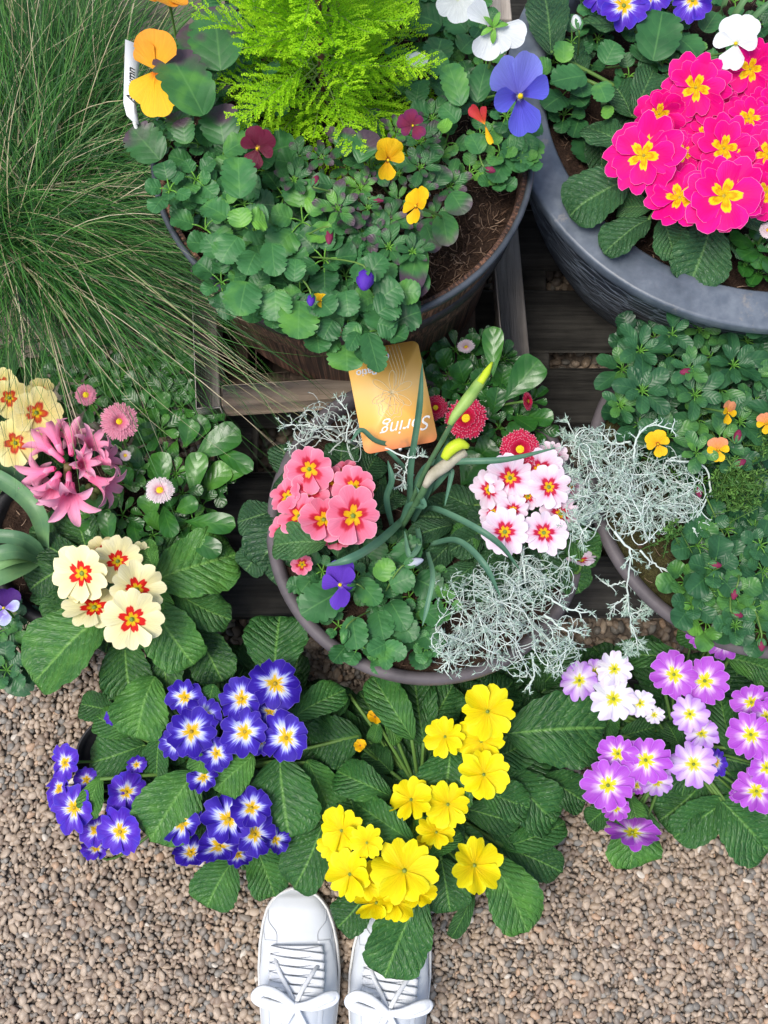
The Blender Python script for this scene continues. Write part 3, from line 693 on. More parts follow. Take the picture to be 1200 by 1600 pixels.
# yellow primroses
yelL = [(655,1402,602,1524,98,.135,.42),(575,1392,528,1448,62,.09,.15),(690,1345,703,1422,72,.12,.3),(738,1398,706,1464,27,.09,.25),(768,1345,822,1452,86,.12,.68),
 (704,1172,692,1250,92,.165,.38,.3),(607,1242,530,1206,60,.15,.45,.3),(640,1312,560,1258,54,.16,.5,.4),(700,1278,640,1308,36,.15,.6),(672,1338,719,1302,28,.165,.5),
 (642,1150,584,1060,58,.17,.55),(662,1155,648,1062,64,.15,.25),(668,1140,706,1072,62,.15,.3),(800,1146,940,1138,118,.14,.28),(768,1186,824,1160,64,.13,.3),(752,1234,824,1262,60,.135,.4),
 (770,1215,820,1222,50,.125,.3),(800,1212,868,1284,84,.115,.32),(852,1216,912,1252,62,.10,.2),(790,1322,882,1286,46,.10,.4),(790,1325,876,1362,56,.085,.15),(760,1290,830,1300,60,.10,.3),
 (560,1232,520,1272,40,.12,.2),(605,1120,622,1160,26,.16,.7),(590,1130,582,1160,24,.155,.6),(735,1120,800,1066,72,.13,.2),(610,1205,575,1170,44,.12,.15),(545,1085,505,1105,60,.12,.15),(600,1290,625,1345,34,.14,.4),(560,1280,540,1230,44,.13,.35)]
yelF = [(762,1112,43,.205,(.1,.2)),(695,1151,32,.19,(-.4,.1)),(752,1158,40,.19,(0,.3)),(756,1210,38,.20,(.1,0)),(642,1249,38,.18,(-.3,0)),(700,1257,37,.18,(.2,.1)),(682,1300,30,.165,(0,-.5)),(668,1315,19,.155,(-.3,-.4)),
 (742,1352,44,.165,(.05,-.05)),(632,1360,53,.19,(.05,0)),(573,1317,28,.195,(0,0)),(533,1298,37,.175,(-.35,.1)),(546,1366,41,.18,(-.25,-.1)),(588,1410,34,.165,(-.1,-.4)),(618,1408,32,.16,(.1,-.5)),(570,1375,30,.165,(.1,-.1)),(520,1320,26,.16,(-.5,0)),(655,1395,28,.165,(.2,-.4))]
def yel_buds(t, st, crown):
    for (x, y, r, z) in ((586,1120,13,.165),(563,1165,10,.16)):
        o = bloom(t, (x, y, r, z, (0, 0), P_yelv), P_yelv, npet=5, name="flower_bud", cup=.5, stems=st, crown=crown, notch=.05)
primrose("yellow primroses with ruffled petals above the toes of the white shoes", (655,1240), .09, yelL, yelF, P_yel, L_front, .14, "primroses in the front row",
 fill=([(480,1050),(600,1060),(780,1040),(900,980),(960,1010),(900,1130),(880,1260),(840,1340),(770,1380),(640,1400),(530,1370),(500,1280)], 74, .055, .11, 62, L_front), potted=[(640,1180),(770,1210),(640,1310)], npet=6,
 fkw=dict(notch=.13, hw=.66, ruf=.09, frill=.03, cup=.12, eye_r=.045, double=False, side=.36), extra=yel_buds)

# mauve primroses
mauL = [(1003,1258,986,1356,88,.10,.68),(985,1245,1000,1292,34,.125,.6),(1132,1252,1055,1306,66,.10,.4),(1095,1225,1030,1282,70,.09,.25),(1128,1252,1198,1326,104,.10,.38),(950,1262,918,1288,38,.08,.3),
 (1140,1168,1124,1088,50,.14,.4),(1062,1168,1040,1128,36,.13,.3),(970,1150,1022,1136,40,.13,.35),(1062,1028,960,1020,46,.15,.35),(1140,1030,1205,1050,62,.15,.6),(935,1130,880,1150,60,.10,.2),(920,1100,892,1060,60,.12,.2),
 (1110,1010,1060,985,40,.14,.6),(1140,1210,1170,1260,50,.10,.3),(960,1110,940,1150,40,.12,.5),(1160,1130,1210,1180,60,.10,.35),(1030,1050,1010,1010,44,.13,.35),(1150,1290,1215,1290,60,.09,.5),(1050,1150,1075,1180,36,.12,.3)]
mauF = [(959,1092,37,.185,(0,0),P_lil),(1000,1099,23,.18,(.2,0),P_lil),(1022,1117,16,.17,(.3,-.2),P_lil),(960,1045,29,.185,(0,.3),P_lil),(905,1063,31,.17,(-.4,.1),P_mauvel),(930,1050,24,.165,(-.1,.3),P_mauvel),
 (1053,1054,37,.185,(-.1,.2)),(1101,1064,38,.19,(.1,.1)),(1093,988,25,.17,(-.1,.2),P_mauve),(1131,1005,28,.175,(.2,.2)),(1078,1116,30,.185,(-.1,0),P_mauvel),(1096,1146,28,.18,(0,0),P_mauvel),(1084,1194,37,.175,(0,-.1),P_mauvel),
 (965,1178,33,.18,(-.1,.1)),(1009,1188,39,.185,(.1,0)),(950,1227,43,.18,(-.15,-.05)),(1026,1222,26,.165,(.2,-.3),P_mauvel),(995,1228,17,.155,(0,-.3)),(962,1262,24,.155,(0,-.5)),(988,1300,40,.14,(.1,-1.6)),
 (1173,1148,37,.185,(0,0)),(1174,1098,31,.17,(0,.5)),(1198,1200,30,.18,(.1,0)),(1182,1236,35,.165,(-.3,-.1)),(1152,1243,12,.14,(-.4,0)),(1120,1190,22,.15,(.6,0),P_bluev),(1198,1120,28,.17,(.2,.1))]
primrose("mauve and lilac primroses with yellow eyes at the front right edge", (1055,1160), .09, mauL, mauF, P_mauve, L_front, .12, "primroses in the front row",
 fill=([(880,1020),(1000,990),(1200,1010),(1230,1250),(1130,1270),(1000,1250),(930,1200),(880,1120)], 60, .055, .105, 58, L_front), potted=[(985,1130),(1130,1180)], npet=6,
 fkw=dict(notch=.24, hw=.62, ruf=.06, frill=.03, cup=.10, side=.2, eye_r=.045))

# ------------------------------------------------------------ left bowl
creL = [(245,906,368,866,104,.20,.62),(168,962,58,1062,116,.195,.55),(240,948,300,1038,88,.195,.5),(278,928,358,968,62,.185,.35),(196,1002,205,1090,76,.165,.25),(104,888,46,922,72,.175,.1),
 (241,886,222,848,38,.235,.7),(250,922,262,964,32,.21,.8),(305,985,346,1062,76,.16,.15),(250,990,262,1075,60,.16,.2),(130,960,88,985,60,.17,.1),(300,880,345,835,50,.17,.2)]
creF = [(127,896,49,.25,(-.1,.05)),(184,877,39,.245,(0,.4)),(214,921,43,.25,(.15,.1)),(147,948,46,.24,(-.1,-.4)),(206,968,46,.255,(.05,-.1)),(160,862,30,.23,(0,.6)),(215,868,24,.225,(.3,.6))]
primrose("cream primrose with red eyes and large crinkled leaves in front of the left bowl", (190,925), .14, creL, creF, P_cream, L_cream, .19, "primroses in the left bowl",
 fill=([(40,860),(60,790),(150,790),(290,840),(330,940),(280,1010),(160,1030),(60,970)], 42, .145, .17, 58, L_cream), npet=6, fkw=dict(notch=.16, hw=.60, ruf=.05, frill=.01, cup=.12, side=.2))
creF2 = [(14,622,32,.215,(-.1,.1)),(57,645,39,.22,(.1,.1)),(24,692,37,.215,(-.1,-.2)),(5,600,26,.20,(0,.3)),(62,612,22,.205,(.2,.5)),(38,668,30,.205,(0,0))]
primrose("yellow cream primrose with red eyes half covered by the trailing grass", (30,655), .15, [(50,600,78,560,50,.17,.3),(20,590,10,545,50,.17,.3),(70,655,105,640,44,.18,.4),(10,720,-30,760,60,.17,.3),(60,700,95,730,46,.17,.2)], creF2, P_cream2, L_cream, .17, "primroses in the left bowl",
 fill=([(-20,560),(90,560),(100,700),(-20,760)], 12, .155, .175, 46, L_cream), npet=5, fkw=dict(notch=.10, hw=.56, ruf=.05, cup=.1, side=.2))

# hyacinth
c = P(105,735,.14); t = thing("hyacinth", "pink hyacinth spike leaning over the left bowl beside broad strap leaves", "hyacinth", c)
H_fl = [((100,722),(42,672),30),((98,712),(78,664),30),((112,712),(112,668),32),((122,716),(152,684),30),((128,728),(180,712),32),((126,738),(180,765),36),((108,738),(110,800),44),((92,738),(82,778),32),((86,732),(46,746),34),((96,740),(60,776),28),((116,730),(140,722),24)]
for (bx,by),(mx,my),sz in H_fl:
    zb = .225+U(-.008,.008); zm = .225+U(-.012,.012)
    B = P(bx,by,zb); M = P(bx+(mx-bx)*.34, by+(my-by)*.34, zm+.003); d = nrm(M-B); s = sz*1.28*mpp(mx,my,zm)
    m_ = MB(); tube(m_, bez(B, (B+M)/2+UP*.004, M, 7), [.002,.0034,.0035,.0035,.0037,.004,.0046], 10, .2, cap=False)
    X, Y, N = frame(d, UP)
    a0 = U(0,6)
    for k in range(6):
        a = a0+k*math.pi/3; rd = math.cos(a)*X+math.sin(a)*Y
        p0 = M+rd*.0040-d*.003; p1 = M+d*s*.95+rd*s*.22; p2 = M+d*s*.80+rd*s*.85
        cc = bez(p0, p1, p2, 9); w = s*.155*np.array([.9,1,1.05,1.1,1.1,1.05,.9,.6,.15])
        sd_ = np.cross(rd, d); tn = np.gradient(cc, axis=0); tn /= np.linalg.norm(tn,axis=1)[:,None]; nn = np.cross(tn, sd_)
        v = np.linspace(-1,1,5)
        G = cc[:,None]+sd_[None,None]*(v[None,:]*w[:,None])[...,None]-nn[:,None]*(np.abs(v)[None,:]**2*w[:,None]*.5)[...,None]
        uv = np.stack([np.repeat(np.linspace(.3,1,9)[:,None],5,1), np.repeat((v[None]+1)/2,9,0)],-1)
        m_.grid(G, uv, U(0,1))
    m_.build("floret", P_hya, t, org(t))
st = MB(); tube(st, spline([c, P(106,745,.19), P(106,728,.226)], 10), .005, 8, .3)
st.build("flower_stalk", plain("hyacinth_stalk", (.09,.05,.03), (.2,.16,.06), 80, .5), t, org(t))
m_ = MB()
for (x,y,z) in ((140,762,.2),(152,768,.2),(146,775,.205),(158,760,.195),(134,772,.2),(150,756,.2)):
    p = P(x,y,z); m_.add(ICO_V*np.array([.0048,.0048,.009])+p, None, ICO_F, None, .55)
m_.build("closed_buds", tintmat("hyacinth_bud", [(0,(.09,.13,.03)),(1,(.25,.3,.1))]), t, org(t))
for (pts, w, tn) in (([(72,862),(58,800),(5,752),(-60,730)], 36, .62), ([(70,868),(30,842),(-40,838)], 30, .35), ([(66,872),(20,862),(-50,880)], 34, .5), ([(62,878),(10,900),(-60,925)], 34, .72), ([(60,872),(15,878),(-40,905)], 20, .95), ([(40,770),(0,700),(-50,640)], 40, .3)):
    q = [P(x,y,.17+.04*min(1,i)) for i,(x,y) in enumerate(pts)]; cc = spline(q, 26); wd = w*.74*mpp(*pts[1], .2)/2
    tg = np.gradient(cc,axis=0); tg /= np.linalg.norm(tg,axis=1)[:,None]; S = np.cross(tg, UP); S /= np.linalg.norm(S,axis=1)[:,None]; N = np.cross(S,tg)
    v = np.linspace(-1,1,9); s = np.linspace(0,1,26); h = wd*(.45+.55*np.clip(s*4,0,1))
    G = cc[:,None]+S[:,None]*(v[None]*h[:,None])[...,None]+N[:,None]*(v[None]**2*h[:,None]*.35)[...,None]
    m_ = MB(); m_.grid(G, np.stack([np.repeat(s[:,None],9,1), np.repeat((v[None]+1)/2,26,0)],-1), tn); m_.build("strap_leaf", L_strap, t, org(t))

# daisies (double bellis)
def daisy(t, fl, pmat, stems=None, crown=None, disc=.28, layers=4, npet=52, jit=.1, cup=.26, name="flower"):
    px,py,rp,z = fl[:4]; tilt = fl[4] if len(fl)>4 else (0,0)
    C = P(px,py,z); R = rp*mpp(px,py,z); n_ = normal_at(C,tilt,jit); fr = frame(n_); X,Y,N = fr; m_ = MB()
    for L_ in range(layers):
        f = 1-.16*L_; k = int(npet*(1-.1*L_))
        for i in range(k):
            a = (i+L_*.5+U(-.2,.2))/k*2*math.pi; rd = math.cos(a)*X+math.sin(a)*Y; sd_ = np.cross(N,rd)
            r = R*f*U(.9,1.04); s = np.linspace(.15,1,5); h = R*(cup*np.sin(s*2.2)*.8+.09*L_*s+U(-.03,.03)*s)-R*.05
            w = R*.062*np.array([.6,.8,1,1.1,.5]); v = np.array([-1,0,1])
            G = C+(s*r)[:,None,None]*rd+(v[None]*w[:,None])[...,None]*sd_+(h[:,None]-(1-np.abs(v))[None]*R*.03)[...,None]*N
            m_.grid(G, np.stack([np.repeat(s[:,None],3,1), np.repeat((v[None]+1)/2,5,0)],-1), U(0,1))
    o = m_.build(name, pmat, t, org(t))
    if disc:
        c_ = MB(); dome(c_, C+N*R*.03, fr, R*disc, R*.2, .5, 6, 16); c_.build("flower_centre", M_disc, o, org(t))
    if stems is not None: add_stem(stems, crown, C-N*R*.05, n_, .0015)
    return o
def spoon(mb, lf, z, shape='spoon'):
    bx,by,tx,ty,w,tn = lf[:6]; zz = lf[6] if len(lf)>6 else z
    B = P(bx,by,zz-.02); T = P(tx,ty,zz); leaf(mb, B, T, w*mpp(tx,ty,zz), U(.1,.25), shape, U(.12,.3), .05, U(-.2,.2), tn, 20, 9)
def rosettes(mb, poly, n, mind, rpx, z0, z1, shape='viola', nl=(5,8), wr=.62, tints=(.2,.7), teeth=5, lift=.25, avoid=None, st=None):
    for (x,y) in scatter(poly, n, mind):
        if avoid and avoid(x,y): continue
        z = U(z0,z1); c_ = P(x,y,z); R = rpx*U(.75,1.2)*mpp(x,y,z); k = random.randint(*nl); a0 = U(0,6.28); tb = U(*tints)
        for i in range(k):
            a = a0+i*2.4; f = .45+.55*(i+1)/k; up = lift*(1-f)+U(-.08,.12)
            d = np.array([math.cos(a), math.sin(a), up]); T = c_+d*R*f; B = c_+d*R*f*(.34 if shape=='viola' else .18)-UP*.003
            pt = mb; tube(pt, bez(c_-UP*.008, c_+d*R*f*.15, B+(T-B)*.08, 4), .0008, 4, .97, cap=False)
            leaf(mb, B, T, R*f*wr*U(.85,1.15)*(1.25 if shape=='viola' else 1), U(.05,.25), shape, U(.05,.3), .06, U(-.35,.35), min(1,max(0,tb+(1-f)*.34+U(-.12,.1))), 22 if teeth else 12, 7, teeth=teeth)

c = P(215,735,.15); t = thing("daisy_plant", "bright green daisy plant with pink and pale pink double blooms in the left bowl", "daisy", c, "double daisies")
m_ = MB(); zz = .19
SP = [(300,778,312,706,36,.7),(258,765,250,706,34,.65),(315,772,358,728,38,.8),(288,815,368,822,36,.55),(300,720,375,672,46,.5),(255,655,256,612,24,.6),(238,812,232,772,36,.65),(172,848,168,800,32,.45),(150,808,152,768,34,.6),
 (330,700,395,735,30,.5),(205,800,215,845,26,.45),(250,830,232,800,24,.7),(275,640,310,600,36,.4),(240,700,225,660,30,.45),(290,700,300,655,34,.5),(318,665,345,640,30,.45),(262,745,230,735,28,.5),(205,760,192,730,26,.4),(290,840,345,865,34,.35),(340,760,385,725,26,.6),
 (285,700,325,655,36,.55),(230,740,195,700,30,.35),(275,800,310,785,28,.6),(255,790,270,840,30,.4),(190,700,170,660,30,.35)]
for i, s_ in enumerate(SP): spoon(m_, s_, zz+U(-.02,.02))
rosettes(m_, [(150,560),(270,545),(340,620),(345,700),(330,800),(270,850),(160,850),(130,780),(200,690)], 34, 28, 42, .155, .18, 'spoon', (5,8), .5, (.2,.6), 0, .5)
rosettes(m_, [(80,545),(280,540),(330,600),(320,680),(200,640),(100,640)], 26, 26, 40, .15, .17, 'spoon', (5,7), .55, (.1,.4), 0, .4)
m_.build("foliage", L_spoon, t, org(t)); st = MB()
for fl, pm, dd, lab in (((186,659,30,.235,(.1,-.1)),P_bpink,.22,"large pink double bloom"),((134,617,17,.215,(0,0)),P_bpink,.4,"small pale pink bloom"),((250,767,23,.225,(0,-.1)),P_bpale,.32,"pale pink bloom with a rose ring"),((196,712,9,.21),P_bpale,.5,"greenish bud")):
    o = daisy(t, fl, pm, st, P(215,740,.16), dd, 4 if fl[2]>25 else 3); o['label'] = lab
st.build("stems", M_stem, t, org(t))

# pansies: five petals, two on top
def pansy(t, C, R, n_, updir, pu, pl, stems=None, crown=None, name="flower", scale=(1,1,1), open_=1.0, label=None, eye=M_disc):
    fr = frame(n_, updir); X,Y,N = fr
    m_ = MB(); hw = .62
    petal(m_, C, fr, math.pi*1.5, .80, R*.92*scale[2], .10, .10, .05, .02, 0, random.random(), 10, 13, .3)
    for s_ in (1,-1): petal(m_, C+N*R*.03, fr, math.pi*.5+s_*1.45*open_, .52, R*.80*scale[1], 0, .12*s_*s_, .05, .0, 0, random.random(), 9, 11, .3)
    o = m_.build(name, pl, t, org(t)); m2 = MB()
    for s_ in (1,-1): petal(m2, C-N*R*.04*(1+.5*s_), fr, math.pi*.5+s_*.50*open_, .66, R*scale[0], .03, .04, .06, -.03, 0, random.random(), 9, 11, .25)
    m2.build("upper_petal", pu, o, org(t))
    c_ = MB(); dome(c_, C+N*R*.02, fr, R*.07, R*.08, .5, 4, 8); c_.build("flower_centre", eye, o, org(t))
    if stems is not None: add_stem(stems, crown, C-N*R*.06, n_, .0012)
    if label: o['label'] = label
    return o
def bud(t, px, py, z, d2, Lpx, pm, stems=None, crown=None, r=.32, name="flower_bud"):
    C = P(px,py,z); s = mpp(px,py,z); d = nrm(np.array([d2[0], -d2[1], U(-.2,.3)])); L = Lpx*s
    m_ = MB(); tube(m_, [C, C+d*L*.25, C+d*L*.6, C+d*L*.9, C+d*L], np.array([.5,1,.95,.5,.1])*L*r, 8, .5); o = m_.build(name, pm, t, org(t))
    m_ = MB()
    for k in range(5):
        a = k*1.257; X,Y,N = frame(d, UP); rd = math.cos(a)*X+math.sin(a)*Y
        leaf(m_, C-d*L*.15+rd*L*r*.4, C+d*L*.5+rd*L*r*1.15, L*.26, .1, 'lance', .1, 0, 0, .5, 7, 4)
    m_.build("sepals", L_viola, o, org(t))
    if stems is not None: tube(stems, bez(crown, C-d*.01+UP*.01, C-d*L*.1, 7), .0009, 5, .6)
    return o
def pan(t, px, py, rp, z, tilt, upd, pu, pl, stems, crown, **k):
    C = P(px,py,z); R = rp*mpp(px,py,z); n_ = normal_at(C, tilt, .03); return pansy(t, C, R, n_, np.array([upd[0], -upd[1], .02]), pu, pl, stems, crown, **k)

c = P(20,1000,.12); t = thing("pansy_plant", "viola with a purple and white bloom at the far left edge below strap leaves", "viola", c)
m_ = MB()
rosettes(m_, [(-20,960),(45,955),(70,1010),(55,1050),(-20,1060)], 9, 26, 40, .13, .17, 'viola', (5,7), .62, (.2,.5))
leaf(m_, P(38,1032,.13), P(25,1088,.12), 56*.0008, .1, 'viola', .1, .04, 0, .35, 22, 11, teeth=5); leaf(m_, P(20,1010,.13), P(-10,1070,.12), 56*.0008, .1, 'viola', .1, .04, 0, .3, 22, 11, teeth=5)
leaf(m_, P(40,1020,.16), P(45,1047,.16), .012, .1, 'lance', .1, 0, 0, .9, 9, 5)
m_.build("foliage", L_viold, t, org(t)); st = MB()
pan(t, 6,950,34,.19,(-.3,-.2),(0,-1),P_purp,P_pw,st,c); st.build("stems", M_stem, t, org(t))

# ------------------------------------------------------------ centre bowl
salL = [(505,848,430,852,62,.30,.62),(516,850,540,862,30,.285,.6),(450,800,405,885,88,.235,.15),(470,860,425,905,60,.225,.12),(530,750,536,690,56,.26,.3),(565,752,590,712,50,.25,.25),(590,800,622,770,46,.25,.35),(450,745,440,695,50,.24,.15),(545,842,602,888,64,.24,.2),
 (430,800,372,815,56,.235,.15),(415,850,385,890,52,.22,.12),(600,760,560,740,46,.24,.3),(500,880,540,900,50,.23,.2)]
salF = [(483,733,39,.30,(-.05,.2)),(553,762,37,.30,(.15,.2)),(552,806,46,.31,(.1,-.05)),(506,811,40,.305,(-.05,-.05)),(467,806,36,.295,(-.25,-.05)),(485,764,31,.29,(0,.1)),(448,776,29,.285,(-.5,0)),(443,826,26,.275,(-.6,-.3)),(472,882,18,.26,(0,-.6)),(514,753,26,.285,(.1,.2)),(540,735,22,.28,(.2,.5)),(470,740,26,.28,(-.4,.3)),(525,840,26,.28,(0,-.5))]
primrose("salmon pink primrose with yellow and dark red eyes on the left of the centre bowl", (510,800), .22, salL, salF, P_salm, L_mag, .24, "primroses in the centre bowl",
 fill=([(420,760),(460,700),(570,700),(620,770),(600,880),(500,900),(430,870)], 20, .225, .25, 48, L_mag), npet=5, fkw=dict(notch=.14, hw=.62, ruf=.06, cup=.12, side=.18, frill=.01))
wpF = [(858,761,36,.31,(.1,.05)),(843,733,36,.30,(0,.2)),(862,712,26,.285,(.1,.6)),(850,832,37,.305,(.05,-.1)),(789,831,40,.305,(-.1,-.15)),(797,747,38,.30,(-.1,.2)),(763,766,32,.285,(-.5,.1)),(802,796,25,.30,(0,0)),(876,803,32,.29,(.3,0)),(890,760,24,.275,(.4,.2)),(770,800,26,.28,(-.5,-.2)),(908,875,24,.26,(.2,-.9)),(825,775,26,.29),(812,715,24,.285,(-.1,.5))]
primrose("white primrose flushed pink with crimson eyes on the right of the centre bowl", (825,790), .22, [(882,830,935,870,60,.26,.45),(870,868,905,925,60,.245,.2),(748,835,708,850,56,.25,.6),(800,870,790,900,50,.24,.2),(840,880,860,925,60,.24,.3),(905,850,925,880,36,.25,.6),(740,790,715,770,40,.24,.2)], wpF, P_wpink, L_cream, .25, "primroses in the centre bowl",
 fill=([(625,800),(740,740),(900,720),(925,840),(900,920),(780,960),(690,930),(630,870)], 46, .225, .25, 50, L_mag), npet=6, fkw=dict(notch=.18, hw=.60, ruf=.06, cup=.12, side=.2))

# red daisies
c = P(765,640,.225); t = thing("daisy_plant", "dark green daisy plant with crimson blooms at the back of the centre bowl", "daisy", c, "double daisies")
m_ = MB()
for s_ in [(770,590,770,510,34,.6,.31),(788,628,842,562,52,.45,.30),(738,552,738,520,24,.35,.27),(700,580,690,545,28,.35,.26),(725,600,715,565,40,.4,.27),(755,610,748,575,34,.3,.27),(782,610,788,570,30,.4,.27),(770,650,778,605,34,.35,.28),(820,655,865,655,30,.45,.27),(800,650,835,672,30,.35,.27),
 (790,690,815,668,36,.4,.27),(745,720,772,690,42,.2,.26),(720,760,752,710,46,.4,.26),(700,700,688,665,30,.2,.25),(715,620,690,605,30,.25,.26),(780,650,740,640,30,.3,.26),(700,560,672,545,26,.25,.25),(690,600,665,575,26,.3,.25),(830,700,850,690,26,.35,.25),(735,770,752,730,40,.35,.255)]:
    spoon(m_, s_, .27)
rosettes(m_, [(670,540),(760,530),(830,590),(850,670),(800,700),(720,720),(680,660)], 30, 24, 36, .235, .26, 'spoon', (5,8), .5, (.1,.45), 0, .5)
m_.build("foliage", L_viold if False else L_spoon, t, org(t)); st = MB()
for fl, sc_ in (((729,655,34,.30,(0,-.05)),.36),((812,702,32,.305,(.05,0)),.38),((680,637,20,.27,(.1,0)),.5),((823,627,15,.29,(1.5,0)),.35),((728,540,14,.27,(0,1.8)),.4)):
    daisy(t, fl, P_bred if fl[0] != 728 else P_bpale, st, c, sc_, 4, 54)
st.build("stems", M_stem, t, org(t))

# viola in the front of the bowl
c = P(590,950,.225); t = thing("viola_plant", "viola with a deep violet closed bloom at the front of the centre bowl", "viola", c)
m_ = MB()
for (bx,by,tx,ty,w,tn,z) in [(540,920,470,960,66,.3,.262),(545,990,548,1016,0,.3,.26),(575,910,540,955,0,0,.25),(555,925,590,950,0,0,.25),(560,905,592,945,40,.5,.285),(550,965,558,1015,46,.45,.275),(590,955,600,1000,44,.35,.265),(612,960,650,1000,44,.25,.26),(640,880,632,845,52,.3,.27),(650,905,690,925,52,.2,.26),(610,915,648,900,40,.4,.28),(610,940,635,985,44,.3,.262),
   (600,1010,635,1025,34,.45,.272),(605,1005,575,1020,34,.45,.272),(604,1010,603,1047,26,.5,.272),(590,905,612,875,34,.75,.28),(500,890,470,925,40,.4,.25),(655,985,680,1010,38,.3,.255),(660,950,690,975,36,.4,.26),(540,1010,520,1035,34,.2,.25),(650,1015,665,1045,38,.2,.25),(575,870,600,845,44,.3,.25),(620,860,660,860,50,.3,.27)]:
    if w: leaf(m_, P(bx,by,z-.01), P(tx,ty,z), w*mpp(tx,ty,z), U(.05,.2), 'viola', U(.05,.2), .04, U(-.2,.2), tn, 26, 11, teeth=5)
rosettes(m_, [(480,880),(600,850),(700,860),(700,1000),(640,1030),(540,1010),(480,960)], 22, 30, 38, .235, .258, 'viola', (5,8), .62, (.1,.55))
m_.build("foliage", L_viola, t, org(t)); st = MB()
pan(t, 532,914,44,.30,(-.8,-.15),(-.2,-1),P_vio,P_vio,st,c,open_=.8); bud(t, 552,913,.292,(-1,.1),26,P_vio,st,c,.4,"flower_base"); bud(t, 635,882,.29,(1,-.25),28,petal_mat("pale_bud_petal",[(0,(.5,.6,.5)),(1,(.55,.55,.8))],0,.1),st,c,.25); bud(t,540,985,.275,(-.2,1),22,L_viola,st,c,.3)
# petal folds round the closed bloom
st.build("stems", M_stem, t, org(t))

# daffodil
c = P(622,815,.225); t = thing("daffodil_plant", "daffodil with lime buds and grey green strap leaves in the centre bowl", "daffodil", c)
def strap(t, pts, zs, w, tn, mat=L_daff, name="strap_leaf", tipf=.3):
    cc = spline([P(x,y,z) for (x,y),z in zip(pts,zs)], 26); tg = np.gradient(cc,axis=0); tg /= np.linalg.norm(tg,axis=1)[:,None]
    S = np.cross(tg, UP); S /= np.linalg.norm(S,axis=1)[:,None]; N = np.cross(S,tg); s = np.linspace(0,1,26)
    h = w*.00052/2*np.clip((1-s)/tipf,0.04,1)**.6*(.8+.2*np.clip(s*5,0,1)); v = np.linspace(-1,1,7)
    G = cc[:,None]+S[:,None]*(v[None]*h[:,None])[...,None]+N[:,None]*((v[None]**2-.5)*h[:,None]*.5)[...,None]
    G2 = G-N[:,None]*.0009
    m_ = MB(); uv = np.stack([np.repeat(s[:,None],7,1), np.repeat((v[None]+1)/2,26,0)],-1); m_.grid(G,uv,tn); m_.grid(G2[:,::-1],uv,tn)
    return m_.build(name, mat, t, org(t))
for a in [([(640,800),(642,730),(655,640),(660,568)],(.24,.31,.37,.40),13,.3),([(630,812),(590,848),(550,872),(510,884)],(.24,.30,.325,.315),18,.5),([(632,800),(665,730),(712,722),(790,718),(868,700)],(.24,.31,.345,.355,.35),13,.4),
          ([(660,800),(680,795),(735,820),(780,850),(812,890)],(.24,.29,.33,.33,.30),13,.45),([(672,850),(715,845),(755,880),(782,932)],(.25,.30,.32,.30),13,.4),([(668,862),(676,900),(668,945),(660,978)],(.26,.30,.30,.29),10,.65),
          ([(645,815),(668,770),(685,720),(700,690)],(.24,.30,.33,.35),13,.35),([(612,820),(604,780),(612,750),(606,720)],(.24,.28,.31,.32),13,.3),([(625,822),(640,790),(662,790),(650,760)],(.24,.28,.30,.31),13,.3),([(640,700),(590,690),(565,672),(548,690)],(.30,.33,.345,.34),10,.4),
          ([(650,815),(655,850),(640,868),(632,830)],(.24,.27,.28,.27),12,.6),([(655,790),(680,760),(705,735),(695,790)],(.24,.31,.33,.31),12,.4),([(640,740),(622,720),(600,700),(585,712)],(.28,.31,.32,.31),9,.4)]:
    strap(t, *a)
def dbud(pts, zs, rad, mat, nm, tn=.5): 
    m_ = MB(); tube(m_, spline([P(x,y,z) for (x,y),z in zip(pts,zs)], len(rad)*3-2), np.interp(np.linspace(0,1,len(rad)*3-2), np.linspace(0,1,len(rad)), rad), 14, tn); return m_.build(nm, mat, t, org(t))
M_dstem = plain("daffodil_stem", (.05,.12,.05), (.10,.2,.09), 60, .45); M_lime = plain("daffodil_lime_sheath", (.20,.38,.08), (.42,.60,.16), 45, .45, trans=.15, stretch=(1,1,1)); M_yb = plain("daffodil_yellow_tip", (.55,.75,.03), (.72,.85,.05), 30, .4, trans=.2); M_pap = plain("papery_sheath", (.36,.33,.22), (.60,.56,.44), 70, .7, .5, trans=.2)
dbud([(632,815),(660,745),(690,690),(710,655)], (.24,.32,.37,.40), [.0028,.0027,.0027,.0028], M_dstem, "stem")
dbud([(703,663),(712,648),(730,625),(748,600),(762,580),(770,566)], (.397,.402,.408,.412,.414,.415), [.003,.0048,.0064,.0058,.0036,.001], M_lime, "flower_bud")
dbud([(750,598),(760,582),(769,566)], (.4165,.4185,.419), [.0037,.0039,.001], M_yb, "bud_tip")
dbud([(628,825),(645,795),(660,770),(668,752)], (.24,.28,.31,.325), [.0028,.0032,.004,.0042], M_dstem, "stem")
dbud([(664,760),(676,742),(695,728),(712,715),(728,706)], (.322,.332,.34,.345,.347), [.0036,.0062,.0070,.0060,.0045], M_pap, "papery_sheath")
dbud([(694,716),(704,702),(718,694),(732,698)], (.352,.358,.36,.357), [.0045,.0066,.0066,.0026], M_yb, "flower_bud")
